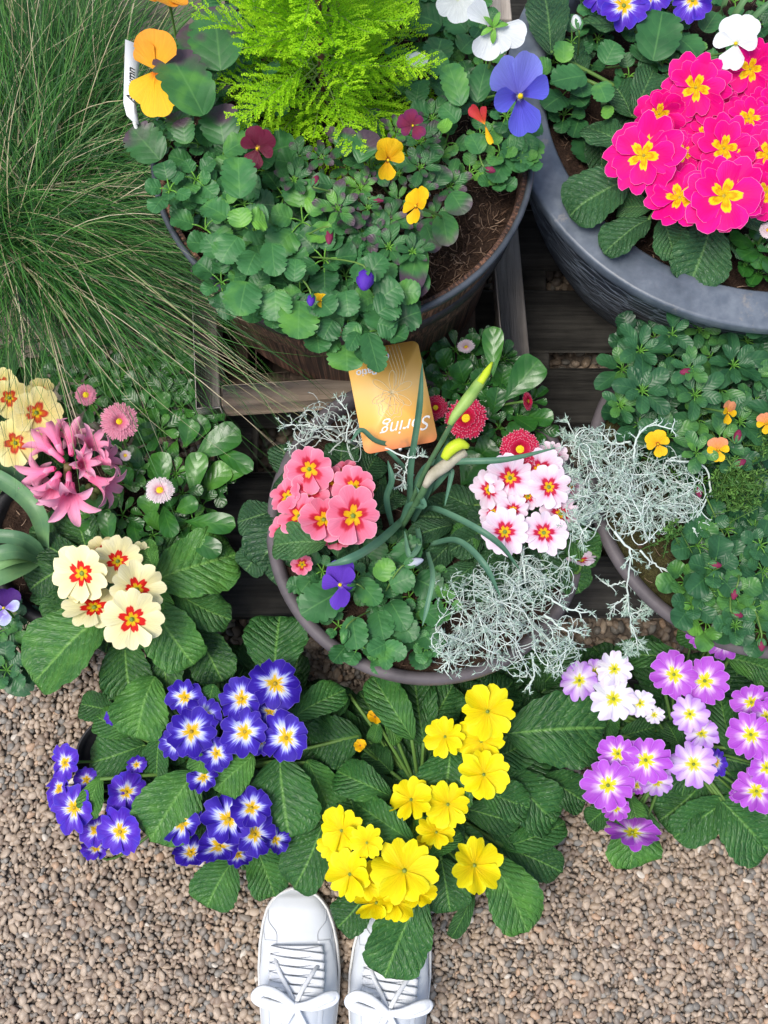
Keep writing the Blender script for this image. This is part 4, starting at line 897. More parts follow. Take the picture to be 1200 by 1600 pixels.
# ------------------------------------------------------------ silver bushes
M_silv = tintmat("silver_twig", [(0, (.36,.45,.40)), (.5, (.54,.64,.58)), (1, (.78,.86,.81))], .7, 0, .2)
M_silvl = tintmat("silver_needle", [(0, (.25,.38,.31)), (.5, (.40,.55,.46)), (1, (.60,.74,.65))], .7, .1, .2)
def needle_tuft(mb, p, d, n, L, w):
    for i in range(n):
        q = nrm(d+rng.normal(size=3)*.75); T = p+q*L*U(.7,1.15); sd_ = nrm(np.cross(q, rng.normal(size=3)))*w
        mb.add([p-sd_*.5, p+(T-p)*.5-sd_, T, p+(T-p)*.5+sd_, p+sd_*.5], [[0,1,3,4]], [[1,2,3]], None, U(.3,.9))
def silver(label, spec, root, zr, leafy=.5):
    """spec: ellipsoids (px, py, rx, ry, z, n) filled with crooked branching twigs"""
    c0 = P(*root, zr); t = thing("silver_bush", label, "bush", c0, "silver cushion bushes")
    tw = MB(); nd = MB()
    def inside(p, C, A, B, hz): d = p-C; return (d[0]/A)**2+(d[1]/B)**2+(d[2]/hz)**2
    def grow(p, d, L, r, C, A, B, hz, lev):
        step = .0062; n = max(3, int(L/step)); pts = [p.copy()]; w = rng.normal(size=3)*.35
        for i in range(n):
            w = w*.6+rng.normal(size=3)*.30; d = nrm(d+w*.55)
            e = inside(p, C, A, B, hz)
            if e > .8: d = nrm(d+(C-p)*np.array([1/A, 1/B, 1.4/hz])*.45)
            p = p+d*step; pts.append(p.copy())
            if lev > 0 and random.random() < (.30 if lev == 2 else .34):
                q = nrm(d+rng.normal(size=3)*.95); grow(p, q, L*U(.25,.55), r*.72, C, A, B, hz, lev-1)
            if random.random() < leafy*.6: needle_tuft(nd, p, nrm(d+rng.normal(size=3)), 2, .0045, .0005)
        tube(tw, np.array(pts), np.linspace(r, r*.6, len(pts)), 5, U(.3,1))
        needle_tuft(nd if leafy > .4 else tw, p, d, 5 if leafy > .4 else 4, .0055 if leafy > .4 else .003, .00055)
    for (px,py,rx,ry,z,n) in spec:
        C = P(px,py,z); s = mpp(px,py,z); A = rx*s; B = ry*s; hz = .035
        for i in range(n):
            a = U(0,6.28); rr = math.sqrt(random.random())*.6
            p = C+np.array([math.cos(a)*A*rr, math.sin(a)*B*rr, U(-.6,.2)*hz])
            a2 = U(0,6.28); grow(p, nrm(np.array([math.cos(a2), math.sin(a2), U(-.1,.5)])), U(.05,.10), .00072, C, A, B, hz, 2)
        tube(tw, bez(c0, (c0+C)/2+UP*.01, C, 10), .002, 6, .4)
    return t, tw, nd
t, tw, nd = silver("dense tangle of pale silver twigs spilling over the front right rim of the centre bowl", [(778,965,100,88,.275,36),(870,1015,34,44,.25,6),(705,1010,30,28,.25,4),(850,915,56,36,.27,7)], (790,930), .225, .42)
def sprig(pts, zs, r=.0013, side=8, L=.014, tuft=0):
    cc = spline([P(x,y,z) for (x,y),z in zip(pts,zs)], 20); cc[1:-1] += rng.normal(size=(18,3))*.0006
    tube(tw, cc, np.linspace(r, r*.55, 20), 6, .7)
    for k in range(side):
        i = random.randint(5,19); d = nrm(cc[i]-cc[i-1]); q = nrm(d+rng.normal(size=3)*.8*np.array([1,1,.4])); e = cc[i]+q*L*U(.5,1)
        tube(tw, bez(cc[i], (cc[i]+e)/2+rng.normal(size=3)*.001, e, 5), r*.5, 4, .7); needle_tuft(nd, e, q, 6, .005, .0005)
        if tuft: 
            for j in range(tuft): needle_tuft(nd, cc[i]+(e-cc[i])*U(0,1), q, 4, .0085, .0006)
    needle_tuft(nd, cc[-1], nrm(cc[-1]-cc[-3]), 8, .006, .0006)
sprig([(850,930),(885,950),(925,958)], (.28,.285,.28)); sprig([(850,960),(885,985),(918,985)], (.27,.28,.27)); sprig([(720,1010),(700,1030),(690,1050)], (.26,.25,.24)); sprig([(830,1020),(835,1050),(828,1070)], (.26,.245,.23)); sprig([(820,910),(818,880),(815,850)], (.28,.29,.29))
tw.build("twigs", M_silv, t, org(t)); nd.build("foliage", M_silvl, t, org(t))
t, tw, nd = silver("silver bush with needle leaves filling the gap between centre and right bowls", [(1000,762,98,72,.30,32),(935,770,55,72,.30,13),(1055,760,40,50,.29,6),(930,700,40,30,.29,4)], (1000,790), .245, .65)
sprig([(960,830),(985,865),(980,915),(985,975)], (.30,.29,.25,.22), .0015, 16, .016, 3); sprig([(985,960),(1000,955),(1015,950)], (.23,.23,.23), .001, 12, .014, 5); sprig([(985,975),(995,1000),(985,1010)], (.22,.21,.20), .001, 12, .016, 5)
sprig([(1000,860),(1020,880),(1045,895)], (.29,.28,.27)); sprig([(1060,800),(1085,830),(1072,850),(1065,860)], (.29,.29,.28,.28)); sprig([(985,690),(955,692),(938,675)], (.31,.31,.31)); sprig([(990,720),(995,685),(1015,665),(1050,670)], (.31,.33,.34,.34), .0013, 10, .01); sprig([(1040,720),(1095,725),(1110,760),(1098,790),(1090,815)], (.31,.31,.30,.30,.29), .0013, 5)
sprig([(925,720),(905,690),(885,680)], (.29,.29,.28), .001, 9, .012, 2); sprig([(985,905),(955,915),(950,912)], (.25,.25,.25), .0009, 5); sprig([(983,930),(960,945),(955,955)], (.24,.24,.23), .0009, 6)
for i in range(14):
    x, y = U(885,960), U(690,850); sprig([(x,y),(x-U(5,20),y-U(-25,25)),(x-U(15,45),y-U(-45,45))], (.30,.30,.29), .0008, 9, .012, 3)
tw.build("twigs", M_silv, t, org(t)); nd.build("foliage", M_silvl, t, org(t))
t, tw, nd = silver("thin silver twigs behind the salmon primrose and left of the orange tag", [(505,662,52,30,.28,7),(545,690,30,22,.28,3)], (560,700), .225, .08)
sprig([(520,670),(480,665),(445,665)], (.29,.295,.295), .001, 9, .012); sprig([(540,690),(545,650),(525,620)], (.29,.31,.31), .001, 9, .012); sprig([(500,680),(470,690),(455,702)], (.28,.28,.28), .001, 6, .01)
sprig([(640,720),(630,730),(615,745)], (.30,.29,.28), .001, 9, .01); sprig([(640,700),(632,745),(628,760)], (.30,.29,.28), .001, 9, .01); sprig([(600,700),(640,715),(660,710)], (.32,.33,.33), .001, 8, .008)
tw.build("twigs", M_silv, t, org(t)); nd.build("foliage", M_silvl, t, org(t))

# ------------------------------------------------------------ tags
def local_frame(p0, px_dir, py_dir, off=0):
    X = nrm(px_dir); Z = nrm(np.cross(X, py_dir)); Y = np.cross(Z, X); return X, Y, Z
def rounded(w, h, r, k=6):
    out = []
    for cx_, cy_, a0 in ((w/2-r, h/2-r, 0), (-w/2+r, h/2-r, 90), (-w/2+r, -h/2+r, 180), (w/2-r, -h/2+r, 270)):
        for i in range(k): a = math.radians(a0+90*i/(k-1)); out.append((cx_+r*math.cos(a), cy_+r*math.sin(a)))
    return out
def card(t, O, X, Y, Z, outline, th, mat, name):
    k = len(outline); w = max(abs(a) for a, b in outline)*2; h = max(abs(b) for a, b in outline)*2
    top = [O+X*a+Y*b for a, b in outline]; bot = [p-Z*th for p in top]
    V = top+bot+[O, O-Z*th]; Ft = [[i, (i+1) % k, 2*k] for i in range(k)]+[[k+(i+1) % k, k+i, 2*k+1] for i in range(k)]
    Fq = [[i, k+i, k+(i+1) % k, (i+1) % k] for i in range(k)]
    uv = [(a/w+.5, b/h+.5) for a, b in outline]*2+[(.5, .5)]*2
    m_ = MB(); m_.add(V, Fq, Ft, uv); return m_.build(name, mat, t, org(t), smooth=False)
def text(t, s, O, X, Y, Z, x, y, size, mat, rot=0, shear=0, name="lettering", offset=0):
    cu = bpy.data.curves.new(name, 'FONT'); cu.body = s; cu.size = size; cu.shear = shear; cu.extrude = .0001; cu.offset = offset
    cu.align_x = 'CENTER'; cu.align_y = 'CENTER'; cu.materials.append(mat)
    o0 = bpy.data.objects.new(name, cu); SC.collection.objects.link(o0); dg = bpy.context.evaluated_depsgraph_get()
    me = bpy.data.meshes.new_from_object(o0.evaluated_get(dg)); bpy.data.objects.remove(o0); o = bpy.data.objects.new(name, me); SC.collection.objects.link(o); o.parent = t
    M = Matrix(((X[0],Y[0],Z[0],0),(X[1],Y[1],Z[1],0),(X[2],Y[2],Z[2],0),(0,0,0,1)))
    p = O+X*x+Y*y+Z*.0006-org(t)
    o.matrix_basis = Matrix.Translation(Vector(p)) @ M @ Matrix.Rotation(rot, 4, 'Z'); return o
def tag_mat():
    m, n, l, bs = mk("orange_tag_print"); u, v = uvs(n, l)
    col = ramp_(n, l, v, [(0, (.86,.28,.11)), (.10, (.90,.40,.12)), (.3, (.93,.48,.09)), (.6, (.94,.60,.20)), (.8, (.93,.52,.10)), (1, (.93,.50,.09))])
    nz = noise_(n, l, 55, 2, geo_(n)); mk_ = math_(n, l, 'MULTIPLY', math_(n, l, 'SUBTRACT', nz, .55), 5, clamp=True)
    low = math_(n, l, 'MULTIPLY', math_(n, l, 'SUBTRACT', .13, v, clamp=True), 12, clamp=True)
    col = mix_(n, l, math_(n, l, 'MULTIPLY', mk_, low), col, (.25,.18,.12))
    l.new(col, bs.inputs["Base Color"]); bs.inputs["Roughness"].default_value = .35; return m
M_print = plain("white_print", (.82,.82,.80), None, 5, .5); M_printw = plain("pale_print_line", (.93,.74,.42), None, 5, .5)
z = .325
TL, TR, BR, BL = P(541,552,z+.012), P(655,530,z+.012), P(682,690,z-.004), P(568,710,z-.004)
O = (TL+TR+BR+BL)/4; X, Y, Z = local_frame(O, (TR-TL)+(BR-BL), (TL-BL)+(TR-BR))
w = (np.linalg.norm(TR-TL)+np.linalg.norm(BR-BL))/2; h = (np.linalg.norm(TL-BL)+np.linalg.norm(TR-BR))/2
base = P(626,700,.225)
t = thing("plant_tag", "orange daffodil plant tag with white script standing upside down in the centre bowl", "plant tag", base)
card(t, O, X, Y, Z, rounded(w, h, w*.09), .0008, tag_mat(), "card")
text(t, "Spring", O, X, Y, Z, w*.14, -h*.30, w*.27, M_print, math.pi, .45)
text(t, "Patio", O, X, Y, Z, -w*.26, h*.28, w*.14, M_print, math.pi, .1, offset=.0002)
text(t, "Container", O, X, Y, Z, -w*.17, h*.40, w*.125, M_print, math.pi, .1, offset=.0002)
m_ = MB()
def ln(pts, r=.00035): tube(m_, np.array([O+X*(a*w)+Y*(b*h)+Z*.0003 for a, b in pts]), r, 4, .5, flat=.5, ref=Z)
for k in range(5): ln([(.05+k*.045, .49), (.07+k*.045, .35), (.10+k*.04, .22), (.06+k*.03, .10)], .0003)
for k in range(6):
    a = k*1.047+.3; pts = []
    for s_ in np.linspace(0, 1, 14): 
        r_ = .30*math.sin(s_*math.pi)**.7; a_ = a+(s_-.5)*.75; pts.append((.02+r_*math.cos(a_), .04+r_*.72*math.sin(a_)))
    ln(spline([(p[0], p[1], 0) for p in pts], 20)[:, :2])
for k, rr in enumerate((.12, .17)):
    ln([(-.04+rr*math.cos(a)*(1+.12*math.cos(a*7)), -.08+rr*.8*math.sin(a)*(1+.12*math.cos(a*7))) for a in np.linspace(0, 6.283, 40)])
for k in range(5): ln([(-.04, -.08), (-.04+.10*math.cos(k*1.25), -.08+.08*math.sin(k*1.25))], .0003)
m_.build("printed_flower", M_printw, t, org(t))
m_ = MB(); tube(m_, np.array([(BL+BR)/2+UP*.001-Z*.002, base-UP*.01]), .002, 6); m_.build("spike", M_print, t, org(t))

z = .47
A, B_ = P(208,66,z), P(205,190,z); d = A-B_; h = np.linalg.norm(d); Y = nrm(d); X = nrm(np.cross(Y, nrm(np.array([.55,-.15,.8])))); Z = np.cross(X, Y); O = (A+B_)/2
t = thing("plant_label", "slim white plastic label with black lettering beside the orange pansy", "plant label", P(216,200,.385))
wl = .017; ol = [(-wl*.5, h*.5), (-wl*.5, -h*.30), (-wl*.28, -h*.44), (wl*.18, -h*.5), (wl*.5, -h*.5), (wl*.2, -h*.38), (wl*.28, -h*.2), (wl*.5, h*.46), (wl*.4, h*.5)]
card(t, O, X, Y, Z, ol[::-1], .0007, plain("white_label_plastic", (.80,.82,.84), None, 5, .35), "card")
text(t, "Autumn", O, X, Y, Z, -wl*.08, -.05*h, .0125, plain("black_print", (.02,.02,.02), None, 5, .5), math.radians(90), .25)
m_ = MB(); tube(m_, np.array([B_+X*wl*.2, B_+X*wl*.2-UP*.06]), .002, 6); m_.build("spike", M_print, t, org(t))

# ------------------------------------------------------------ right bowl
c = P(1095,640,.25); t = thing("viola_plant", "dense mound of small viola leaves with orange blooms in the right bowl", "viola", c, "violas in the right bowl")
m_ = MB()
rosettes(m_, [(975,520),(1210,500),(1230,700),(1130,720),(1060,700),(1000,680),(960,640)], 38, 36, 50, .285, .33, 'oval', (6,9), .5, (.2,.6), 0, .5)
rosettes(m_, [(985,520),(1210,500),(1230,830),(1100,830),(1040,740),(985,690)], 46, 30, 46, .25, .28, 'viola', (6,8), .6, (0,.1), 4, .2)  # lower layer, tinted dark to paint shade into the gaps of the mound
for (bx,by,tx,ty,w,tn) in [(990,690,1030,660,60,.15),(1050,690,1050,725,60,.1),(965,640,958,620,34,.2),(995,640,970,655,36,.2),(1000,600,985,570,40,.3),(1010,615,1000,655,44,.25)]:
    leaf(m_, P(bx,by,.28), P(tx,ty,.28), w*.00068, .1, 'viola', .1, .04, 0, tn, 22, 9, teeth=5)
m_.build("foliage", L_viold, t, org(t)); st = MB()
pan(t,1028,694,23,.335,(.1,0),(-.3,-1),P_yelv,P_yelv,st,c,label="golden bloom above the silver bush"); pan(t,1122,703,21,.335,(0,.3),(0,-1),P_peach,P_yelv,st,c,label="yellow bloom with peach upper petals"); pan(t,1138,645,20,.335,(.9,.3),(0,-1),P_peach,P_yelv,st,c,label="small peach bloom seen from the side"); pan(t,1197,662,18,.33,(-.5,.3),(0,-1),P_peach,P_yelv,st,c)
for (x,y,d2) in ((1080,580,(-1,.2)),(1150,690,(.3,-1)),(1148,728,(1,-.5))): bud(t,x,y,.325,d2,20,P_marv,st,c)
st.build("stems", M_stem, t, org(t))
c = P(1150,880,.25); t = thing("viola_plant", "viola with round leaves and tiny purple buds in front of the right bowl", "viola", c, "violas in the right bowl")
m_ = MB()
rosettes(m_, [(1075,860),(1110,815),(1230,790),(1230,1000),(1150,1005),(1090,970),(1065,900)], 34, 32, 50, .27, .30, 'viola', (6,9), .58, (.2,.6), 0, .4)
for (bx,by,tx,ty,w,tn) in [(1105,895,1075,900,34,.25),(1120,920,1095,950,40,.2),(1100,840,1090,875,36,.2),(1150,990,1110,985,40,.15),(1160,975,1160,1010,34,.3),(1100,860,1060,850,40,.1)]:
    leaf(m_, P(bx,by,.28), P(tx,ty,.275), w*.00072, .1, 'viola', .15, .03, 0, tn, 20, 9)
m_.build("foliage", L_viold, t, org(t)); st = MB()
for (x,y,d2) in ((1110,882,(1,.1)),(1150,920,(-.3,1)),(1145,958,(.8,.2)),(1190,1000,(0,1)),(1090,760,(.2,1))): bud(t,x,y,.31,d2,18,P_marv,st,c)
st.build("stems", M_stem, t, org(t))
L_ros = tintmat("rosemary_needle", [(0,(.02,.075,.02)),(.5,(.06,.17,.035)),(1,(.17,.36,.07))], .5)
def needled(name, label, cat, spec, root, zr, mat, group=None, n=40, L=.05, nl=.007, nw=.0008, dens=.0018):
    c0 = P(*root, zr); t = thing(name, label, cat, c0, group); m_ = MB(); st = MB()
    for (px,py,rx,ry,z,k) in spec:
        for i in range(k):
            a = U(0,6.28); r_ = math.sqrt(random.random()); x = px+rx*r_*math.cos(a); y = py+ry*r_*math.sin(a)
            T = P(x,y,z+U(-.02,.02)); d = nrm(np.array([U(-.6,.6)+.5*math.cos(a), U(-.6,.6)-.5*math.sin(a), U(.4,1)])); B = T-d*L*U(.7,1.2)
            cc = bez(B, (B+T)/2+rng.normal(size=3)*.004, T, 14); tube(st, cc, .0006, 4, .3); tb = random.random()*.7
            LL = np.linalg.norm(T-B); m = int(LL/dens)
            for j in range(m):
                f = .15+.85*j/m; p = cc[int(f*13)]; q = nrm(d*.6+rng.normal(size=3)*.8); e = p+q*nl*U(.7,1.1)*(1-.3*f); sd_ = nrm(np.cross(q, rng.normal(size=3)))*nw
                m_.add([p-sd_*.6, e, p+sd_*.6, p+(e-p)*.6+sd_*1.1, p+(e-p)*.6-sd_*1.1], [[0,4,3,2]], [[4,1,3]], None, tb+f*.3)
    m_.build("foliage", mat, t, org(t)); st.build("stems", M_stem, t, org(t)); return t
needled("heather_plant", "green needle leaved shrublet between the silver bush and the right edge", "shrub", [(1160,755,52,46,.315,80),(1195,700,20,20,.31,12),(1058,822,18,14,.325,10)], (1160,780), .25, L_ros)

# ------------------------------------------------------------ round planter
magL = [(975,285,890,335,92,.385,.35),(982,235,918,200,64,.385,.4),(992,172,1020,112,52,.39,.45),(1015,325,965,325,44,.385,.55),(1012,345,945,395,58,.38,.3),(1035,345,1055,402,58,.385,.5),(1108,360,1078,442,92,.37,.35),(1150,340,1200,350,54,.38,.3),(985,180,955,130,50,.375,.25),
 (860,80,850,-10,66,.38,.15),(990,45,908,35,46,.385,.4),(905,120,875,60,60,.37,.15),(1010,300,965,275,50,.375,.3),(1000,240,960,200,40,.37,.3),(1050,0,1075,20,70,.37,.35),(1130,380,1160,400,50,.37,.25),(930,200,940,270,50,.355,.1)]
magF = [(1087,137,54,.435,(-.02,.15)),(1172,108,46,.43,(.1,.3)),(1006,243,62,.44,(-.1,.05)),(1131,232,50,.43,(0,.1)),(1170,186,42,.425,(.1,.1)),(1062,309,56,.43,(-.1,-.15)),(1131,306,64,.445,(.05,-.1)),(1200,240,46,.435,(.1,0)),(1030,178,40,.415,(-.2,.2)),(1127,174,36,.415,(0,.1)),(1067,240,36,.415),(1197,300,44,.42,(.2,-.1)),(1100,210,36,.41),(1208,170,40,.42,(.2,.1))]
primrose("magenta primrose with white edged ruffled petals in the round blue grey planter", (1105,220), .33, magL, magF, P_mag, L_mag, .38, None,
 fill=([(930,150),(1050,100),(1200,80),(1220,360),(1100,400),(980,360)], 26, .335, .37, 62, L_mag), npet=6,
 fkw=dict(notch=.13, hw=.64, ruf=.06, frill=.03, cup=.10, side=.34, double=True, eye=M_eyeo, eye_r=.05, curl=.08))
c = P(900,110,.335); t = thing("viola_plant", "round leaved viola with white buds at the back left of the round planter", "viola", c)
m_ = MB()
for (bx,by,tx,ty,w,tn,z) in [(1020,95,1035,18,74,.2,.40),(1000,95,1010,75,50,.15,.38),(880,120,890,150,0,0,.4),(915,118,862,128,52,.3,.395),(905,130,912,152,40,.3,.38),(880,98,880,64,34,.7,.40),(950,75,975,75,0,0,.4),(945,100,962,66,44,.45,.39),(935,130,948,160,36,.5,.4),(952,165,946,186,20,.85,.39),(860,110,838,98,30,.6,.385),(880,150,850,170,50,.15,.37),(895,150,915,165,34,.2,.37),(975,60,1000,40,50,.3,.375),(1060,60,1090,90,50,.3,.38),(1075,120,1075,85,34,.6,.385),(1100,50,1120,20,40,.3,.38),(905,185,895,215,40,.1,.35),(910,215,920,255,50,.1,.345)]:
    if w: leaf(m_, P(bx,by,z-.006), P(tx,ty,z), w*mpp(tx,ty,z), U(.05,.2), 'viola', U(.05,.2), .04, U(-.2,.2), tn, 26, 11, teeth=5)
rosettes(m_, [(850,20),(1000,0),(1200,-10),(1180,90),(1000,110),(880,180)], 20, 40, 42, .35, .375, 'viola', (5,7), .62, (.05,.4))
m_.build("foliage", L_viola, t, org(t)); st = MB()
bud(t,903,45,.42,(-.15,-1),26,P_white,st,c,.32)
pan(t,1150,68,44,.45,(-.5,.1),(.5,-1),P_white,P_white,st,c,label="white bloom turned sideways"); st.build("stems", M_stem, t, org(t))
c = P(985,-10,.335); t = thing("primrose_plant", "violet blue primrose cut by the top edge of the photo above the round planter", "primrose", c)
st = MB()
for fl in ((975,8,42,.41,(-.1,-.2)),(1082,0,34,.405,(0,-.3)),(1020,-10,34,.40),(940,-10,30,.40)): bloom(t, fl, P_bluev, 6, stems=st, crown=c, notch=.2, ruf=.09)
for lf in ((1000,-20,1010,30,70,.37,.3),(960,-20,920,20,70,.37,.3)): prim_leaf(t, lf, L_mag, st, c)
for a in [([(1125,60),(1150,20),(1190,-40)],(.34,.39,.42),14,.6),([(1140,70),(1175,30),(1230,-20)],(.34,.39,.42),14,.5),([(1120,50),(1130,10),(1150,-40)],(.34,.39,.42),12,.7)]: strap(t, *a, mat=L_strap)
st.build("stems", M_stem, t, org(t))
c = P(1180,400,.335); t = thing("daisy_plant", "small daisy plant with a pink bloom at the right edge below the magenta primrose", "daisy", c, "double daisies")
m_ = MB()
for s_ in [(1180,385,1140,375,34,.4,.37),(1185,390,1155,405,34,.35,.37),(1190,395,1180,420,26,.5,.37),(1195,400,1205,430,30,.4,.37),(1170,400,1160,432,26,.4,.36),(1200,380,1170,360,30,.3,.36),(1185,420,1172,445,24,.4,.355),(1200,420,1215,445,24,.4,.36)]: spoon(m_, s_, .37)
rosettes(m_, [(1140,370),(1220,360),(1220,440),(1165,430)], 8, 20, 30, .345, .365, 'spoon', (5,7), .5, (.2,.5), 0, .5)
m_.build("foliage", L_spoon, t, org(t)); st = MB(); daisy(t, (1199,360,13,.39,(.2,0)), P_bpale, st, c); st.build("stems", M_stem, t, org(t))

# ------------------------------------------------------------ barrel planting
def barrel_ok(x, y): return x > 640 and y > 300+(x-640)*-.15 and not (x > 780 and y < 290)
ZS = .39
c = P(430,400,ZS); t = thing("viola_plant", "scalloped leaved viola with violet buds spilling over the barrel front", "viola", c, "violas in the barrel")
m_ = MB()
for (bx,by,tx,ty,w,tn,z) in [(375,310,372,246,58,.45,.50),(400,395,445,380,0,0,.5),(372,370,345,410,52,.5,.475),(385,440,374,494,62,.5,.475),(430,455,432,502,56,.5,.475),(468,470,466,530,66,.65,.465),(515,478,528,440,0,0,.4),(425,380,430,432,44,.45,.48),(400,395,385,430,44,.4,.475),(500,470,520,490,44,.3,.47),(420,340,380,340,44,.45,.48),(378,355,372,325,40,.8,.49),(392,345,415,345,44,.8,.49),(355,340,318,320,46,.5,.48),
  (540,455,545,495,44,.3,.47),(570,500,580,555,0,0,.4),(575,520,592,582,42,.3,.455),(560,505,540,535,30,.5,.455),(590,490,620,470,52,.25,.47),(590,470,625,445,56,.25,.47),(570,440,600,400,44,.3,.475),(455,480,495,520,40,.2,.46),(460,440,462,405,36,.4,.475),(345,400,320,370,40,.4,.465),(590,505,620,515,44,.3,.46),(520,500,505,530,44,.25,.46),(560,520,545,548,26,.3,.455)]:
    if w: leaf(m_, P(bx,by,z+.008), P(tx,ty,z+.008+U(-.008,.008)), w*mpp(tx,ty,z), U(.05,.2), 'viola', U(.05,.22), .05, U(-.2,.2), tn, 30, 13, teeth=6)
rosettes(m_, [(300,260),(400,230),(460,300),(520,330),(600,360),(620,440),(600,520),(500,520),(400,480),(340,440),(290,350)], 30, 42, 62, .435, .462, 'viola', (4,7), .66, (.1,.55), 6, .5)
rosettes(m_, [(300,260),(400,230),(460,300),(520,330),(600,360),(620,440),(600,510),(500,510),(400,470),(340,430),(290,350)], 26, 36, 50, .41, .43, 'viola', (4,6), .66, (0,.2), 6, .2)
m_.build("foliage", L_viola, t, org(t)); st = MB()
bud(t,572,424,.50,(-.1,1),34,P_vio,st,c,.42,"flower"); bud(t,486,462,.495,(0,1),20,P_vio,st,c,.34); pan(t,502,470,16,.48,(.3,-.5),(0,-1),P_yelv,P_yelv,st,c); bud(t,515,360,.49,(0,1),30,P_marv,st,c,.22)
st.build("stems", M_stem, t, org(t))

c = P(280,230,ZS); t = thing("pansy_plant", "pansy with large orange blooms and purple tinged leaves at the barrel's back left", "pansy", c, "violas in the barrel")
m_ = MB()
for (bx,by,tx,ty,w,tn,z) in [(318,180,262,80,86,.45,.52),(345,110,335,10,92,.4,.51),(350,225,340,165,66,.3,.49),(330,120,290,40,60,.3,.50),(215,215,250,250,0,0,.4),(250,250,205,200,64,.4,.46),(285,210,275,175,44,.4,.48),(290,225,285,185,40,.45,.485),(350,150,345,135,40,.3,.48),(350,240,400,215,50,.6,.49)]:
    if w: leaf(m_, P(bx,by,z-.006), P(tx,ty,z), w*mpp(tx,ty,z), U(.05,.2), 'viola', U(.05,.2), .04, U(-.2,.2), tn, 30, 13, teeth=6)
m_.build("large_leaves", L_violap, t, org(t)); m_ = MB()
rosettes(m_, [(245,180),(300,100),(330,-10),(420,-20),(420,250),(360,290),(300,330),(260,300)], 26, 38, 48, .43, .475, 'viola', (4,6), .66, (.1,.55), 6, .4)
m_.build("foliage", L_viola, t, org(t)); st = MB()
def free_petal(t, C, R, n_, upd, angs, mat, hw=.6, name="flower"):
    fr = frame(n_, upd); m_ = MB()
    for a, rr, h_ in angs: petal(m_, C, fr, math.radians(a), h_, R*rr, .03, .12, .05, 0, 0, random.random(), 11, 15, .25)
    return m_.build(name, mat, t, org(t))
C = P(243,110,.52); n_ = normal_at(C, (-.35,.1), 0); s = mpp(243,110,.52)
o = free_petal(t, C, 50*s, n_, (0,1,0), [(72,1.2,.9),(112,.9,.6)], P_orange); m_ = MB(); fr = frame(n_)
for a, rr, h_ in ((265,1.25,.55),(225,1.0,.55),(300,1.1,.4)): petal(m_, C+n_*.002, fr, math.radians(a), h_, 56*s*rr, .03, .1, .05, 0, 0, random.random(), 11, 15, .25)
m_.build("lower_petals", P_oryel, o, org(t)); add_stem(st, c, C-n_*.002, n_, .0013)
C = P(262,-4,.52); o = free_petal(t, C, 44*s, normal_at(C, (.1,-.9), 0), (0,1,0), [(200,1.2,.7),(260,.9,.8),(320,.8,.7),(100,1,.8)], P_orange); add_stem(st, c, C, UP, .0013)
pan(t,402,232,34,.505,(-.3,.3),(.4,-1),P_mar,P_mar,st,c,label="dark maroon bloom",eye=M_disc)
st.build("stems", M_stem, t, org(t))

c = P(620,320,ZS); t = thing("viola_plant", "narrow leaved viola with small yellow blooms in the barrel", "viola", c, "violas in the barrel")
m_ = MB()
for (bx,by,tx,ty,w,tn,z) in [(560,255,582,205,42,.4,.49),(540,245,540,200,36,.3,.485),(655,370,640,460,46,.5,.46),(690,330,700,385,42,.5,.46),(705,300,725,335,44,.45,.465),(665,350,680,395,34,.4,.455),(470,260,430,250,50,.3,.46),(520,290,485,285,32,.4,.475),(570,340,545,350,34,.4,.47),(650,305,670,275,0,0,.4),(680,290,695,260,40,.3,.46),(660,420,650,465,36,.5,.452)]:
    if w: leaf(m_, P(bx,by,z-.004), P(tx,ty,z), w*mpp(tx,ty,z), .12, 'oval', U(.05,.2), .04, U(-.2,.2), tn, 24, 11)
rosettes(m_, [(440,250),(560,200),(680,180),(720,290),(680,350),(640,400),(560,360),(480,310)], 34, 34, 40, .44, .475, 'oval', (7,10), .42, (.2,.6), 0, .35)
m_.build("foliage", L_violap, t, org(t)); st = MB()
pan(t,606,250,34,.525,(.7,.5),(-.2,-1),P_yelv,P_yelv,st,c,label="yellow bloom facing forward",open_=.8); pan(t,650,322,32,.52,(-.9,-.2),(.3,-1),P_yelv,P_yelv,st,c,label="yellow bloom turned sideways",open_=1.1); pan(t,645,196,26,.515,(0,.9),(-.5,-1),P_marv,P_marv,st,c,label="wine red bloom seen from behind")
bud(t,490,290,.49,(.3,-1),20,P_marv,st,c); bud(t,580,312,.49,(1,.1),20,P_marv,st,c,.2)
st.build("stems", M_stem, t, org(t))

c = P(745,190,ZS); t = thing("pansy_plant", "pansy with white blooms and a blue bloom at the back right of the barrel", "pansy", c, "violas in the barrel")
m_ = MB()
for (bx,by,tx,ty,w,tn,z) in [(720,165,700,100,44,.6,.49),(745,160,760,100,40,.3,.48),(690,155,715,190,0,0,.4),(715,190,690,165,36,.4,.48),(650,160,655,130,40,.35,.47),(690,40,640,20,60,.2,.46),(730,50,700,20,50,.3,.46),(815,270,800,215,50,.4,.45),(800,260,838,215,60,.55,.45),(790,250,770,285,40,.4,.45),(750,240,735,210,36,.5,.47),(700,205,688,190,30,.85,.485),(670,180,640,170,40,.3,.47),(680,100,690,60,50,.2,.46),(720,80,740,60,46,.2,.46)]:
    if w: leaf(m_, P(bx,by,z-.004), P(tx,ty,z), w*mpp(tx,ty,z), .12, 'viola', U(.05,.2), .04, U(-.2,.2), tn, 24, 11, teeth=6)
rosettes(m_, [(620,150),(600,0),(640,-30),(760,-30),(770,80),(800,160),(835,230),(790,280),(720,280),(680,200)], 34, 34, 42, .43, .465, 'viola', (5,8), .6, (.15,.6), 4, .35)
m_.build("foliage", L_viola, t, org(t)); st = MB()
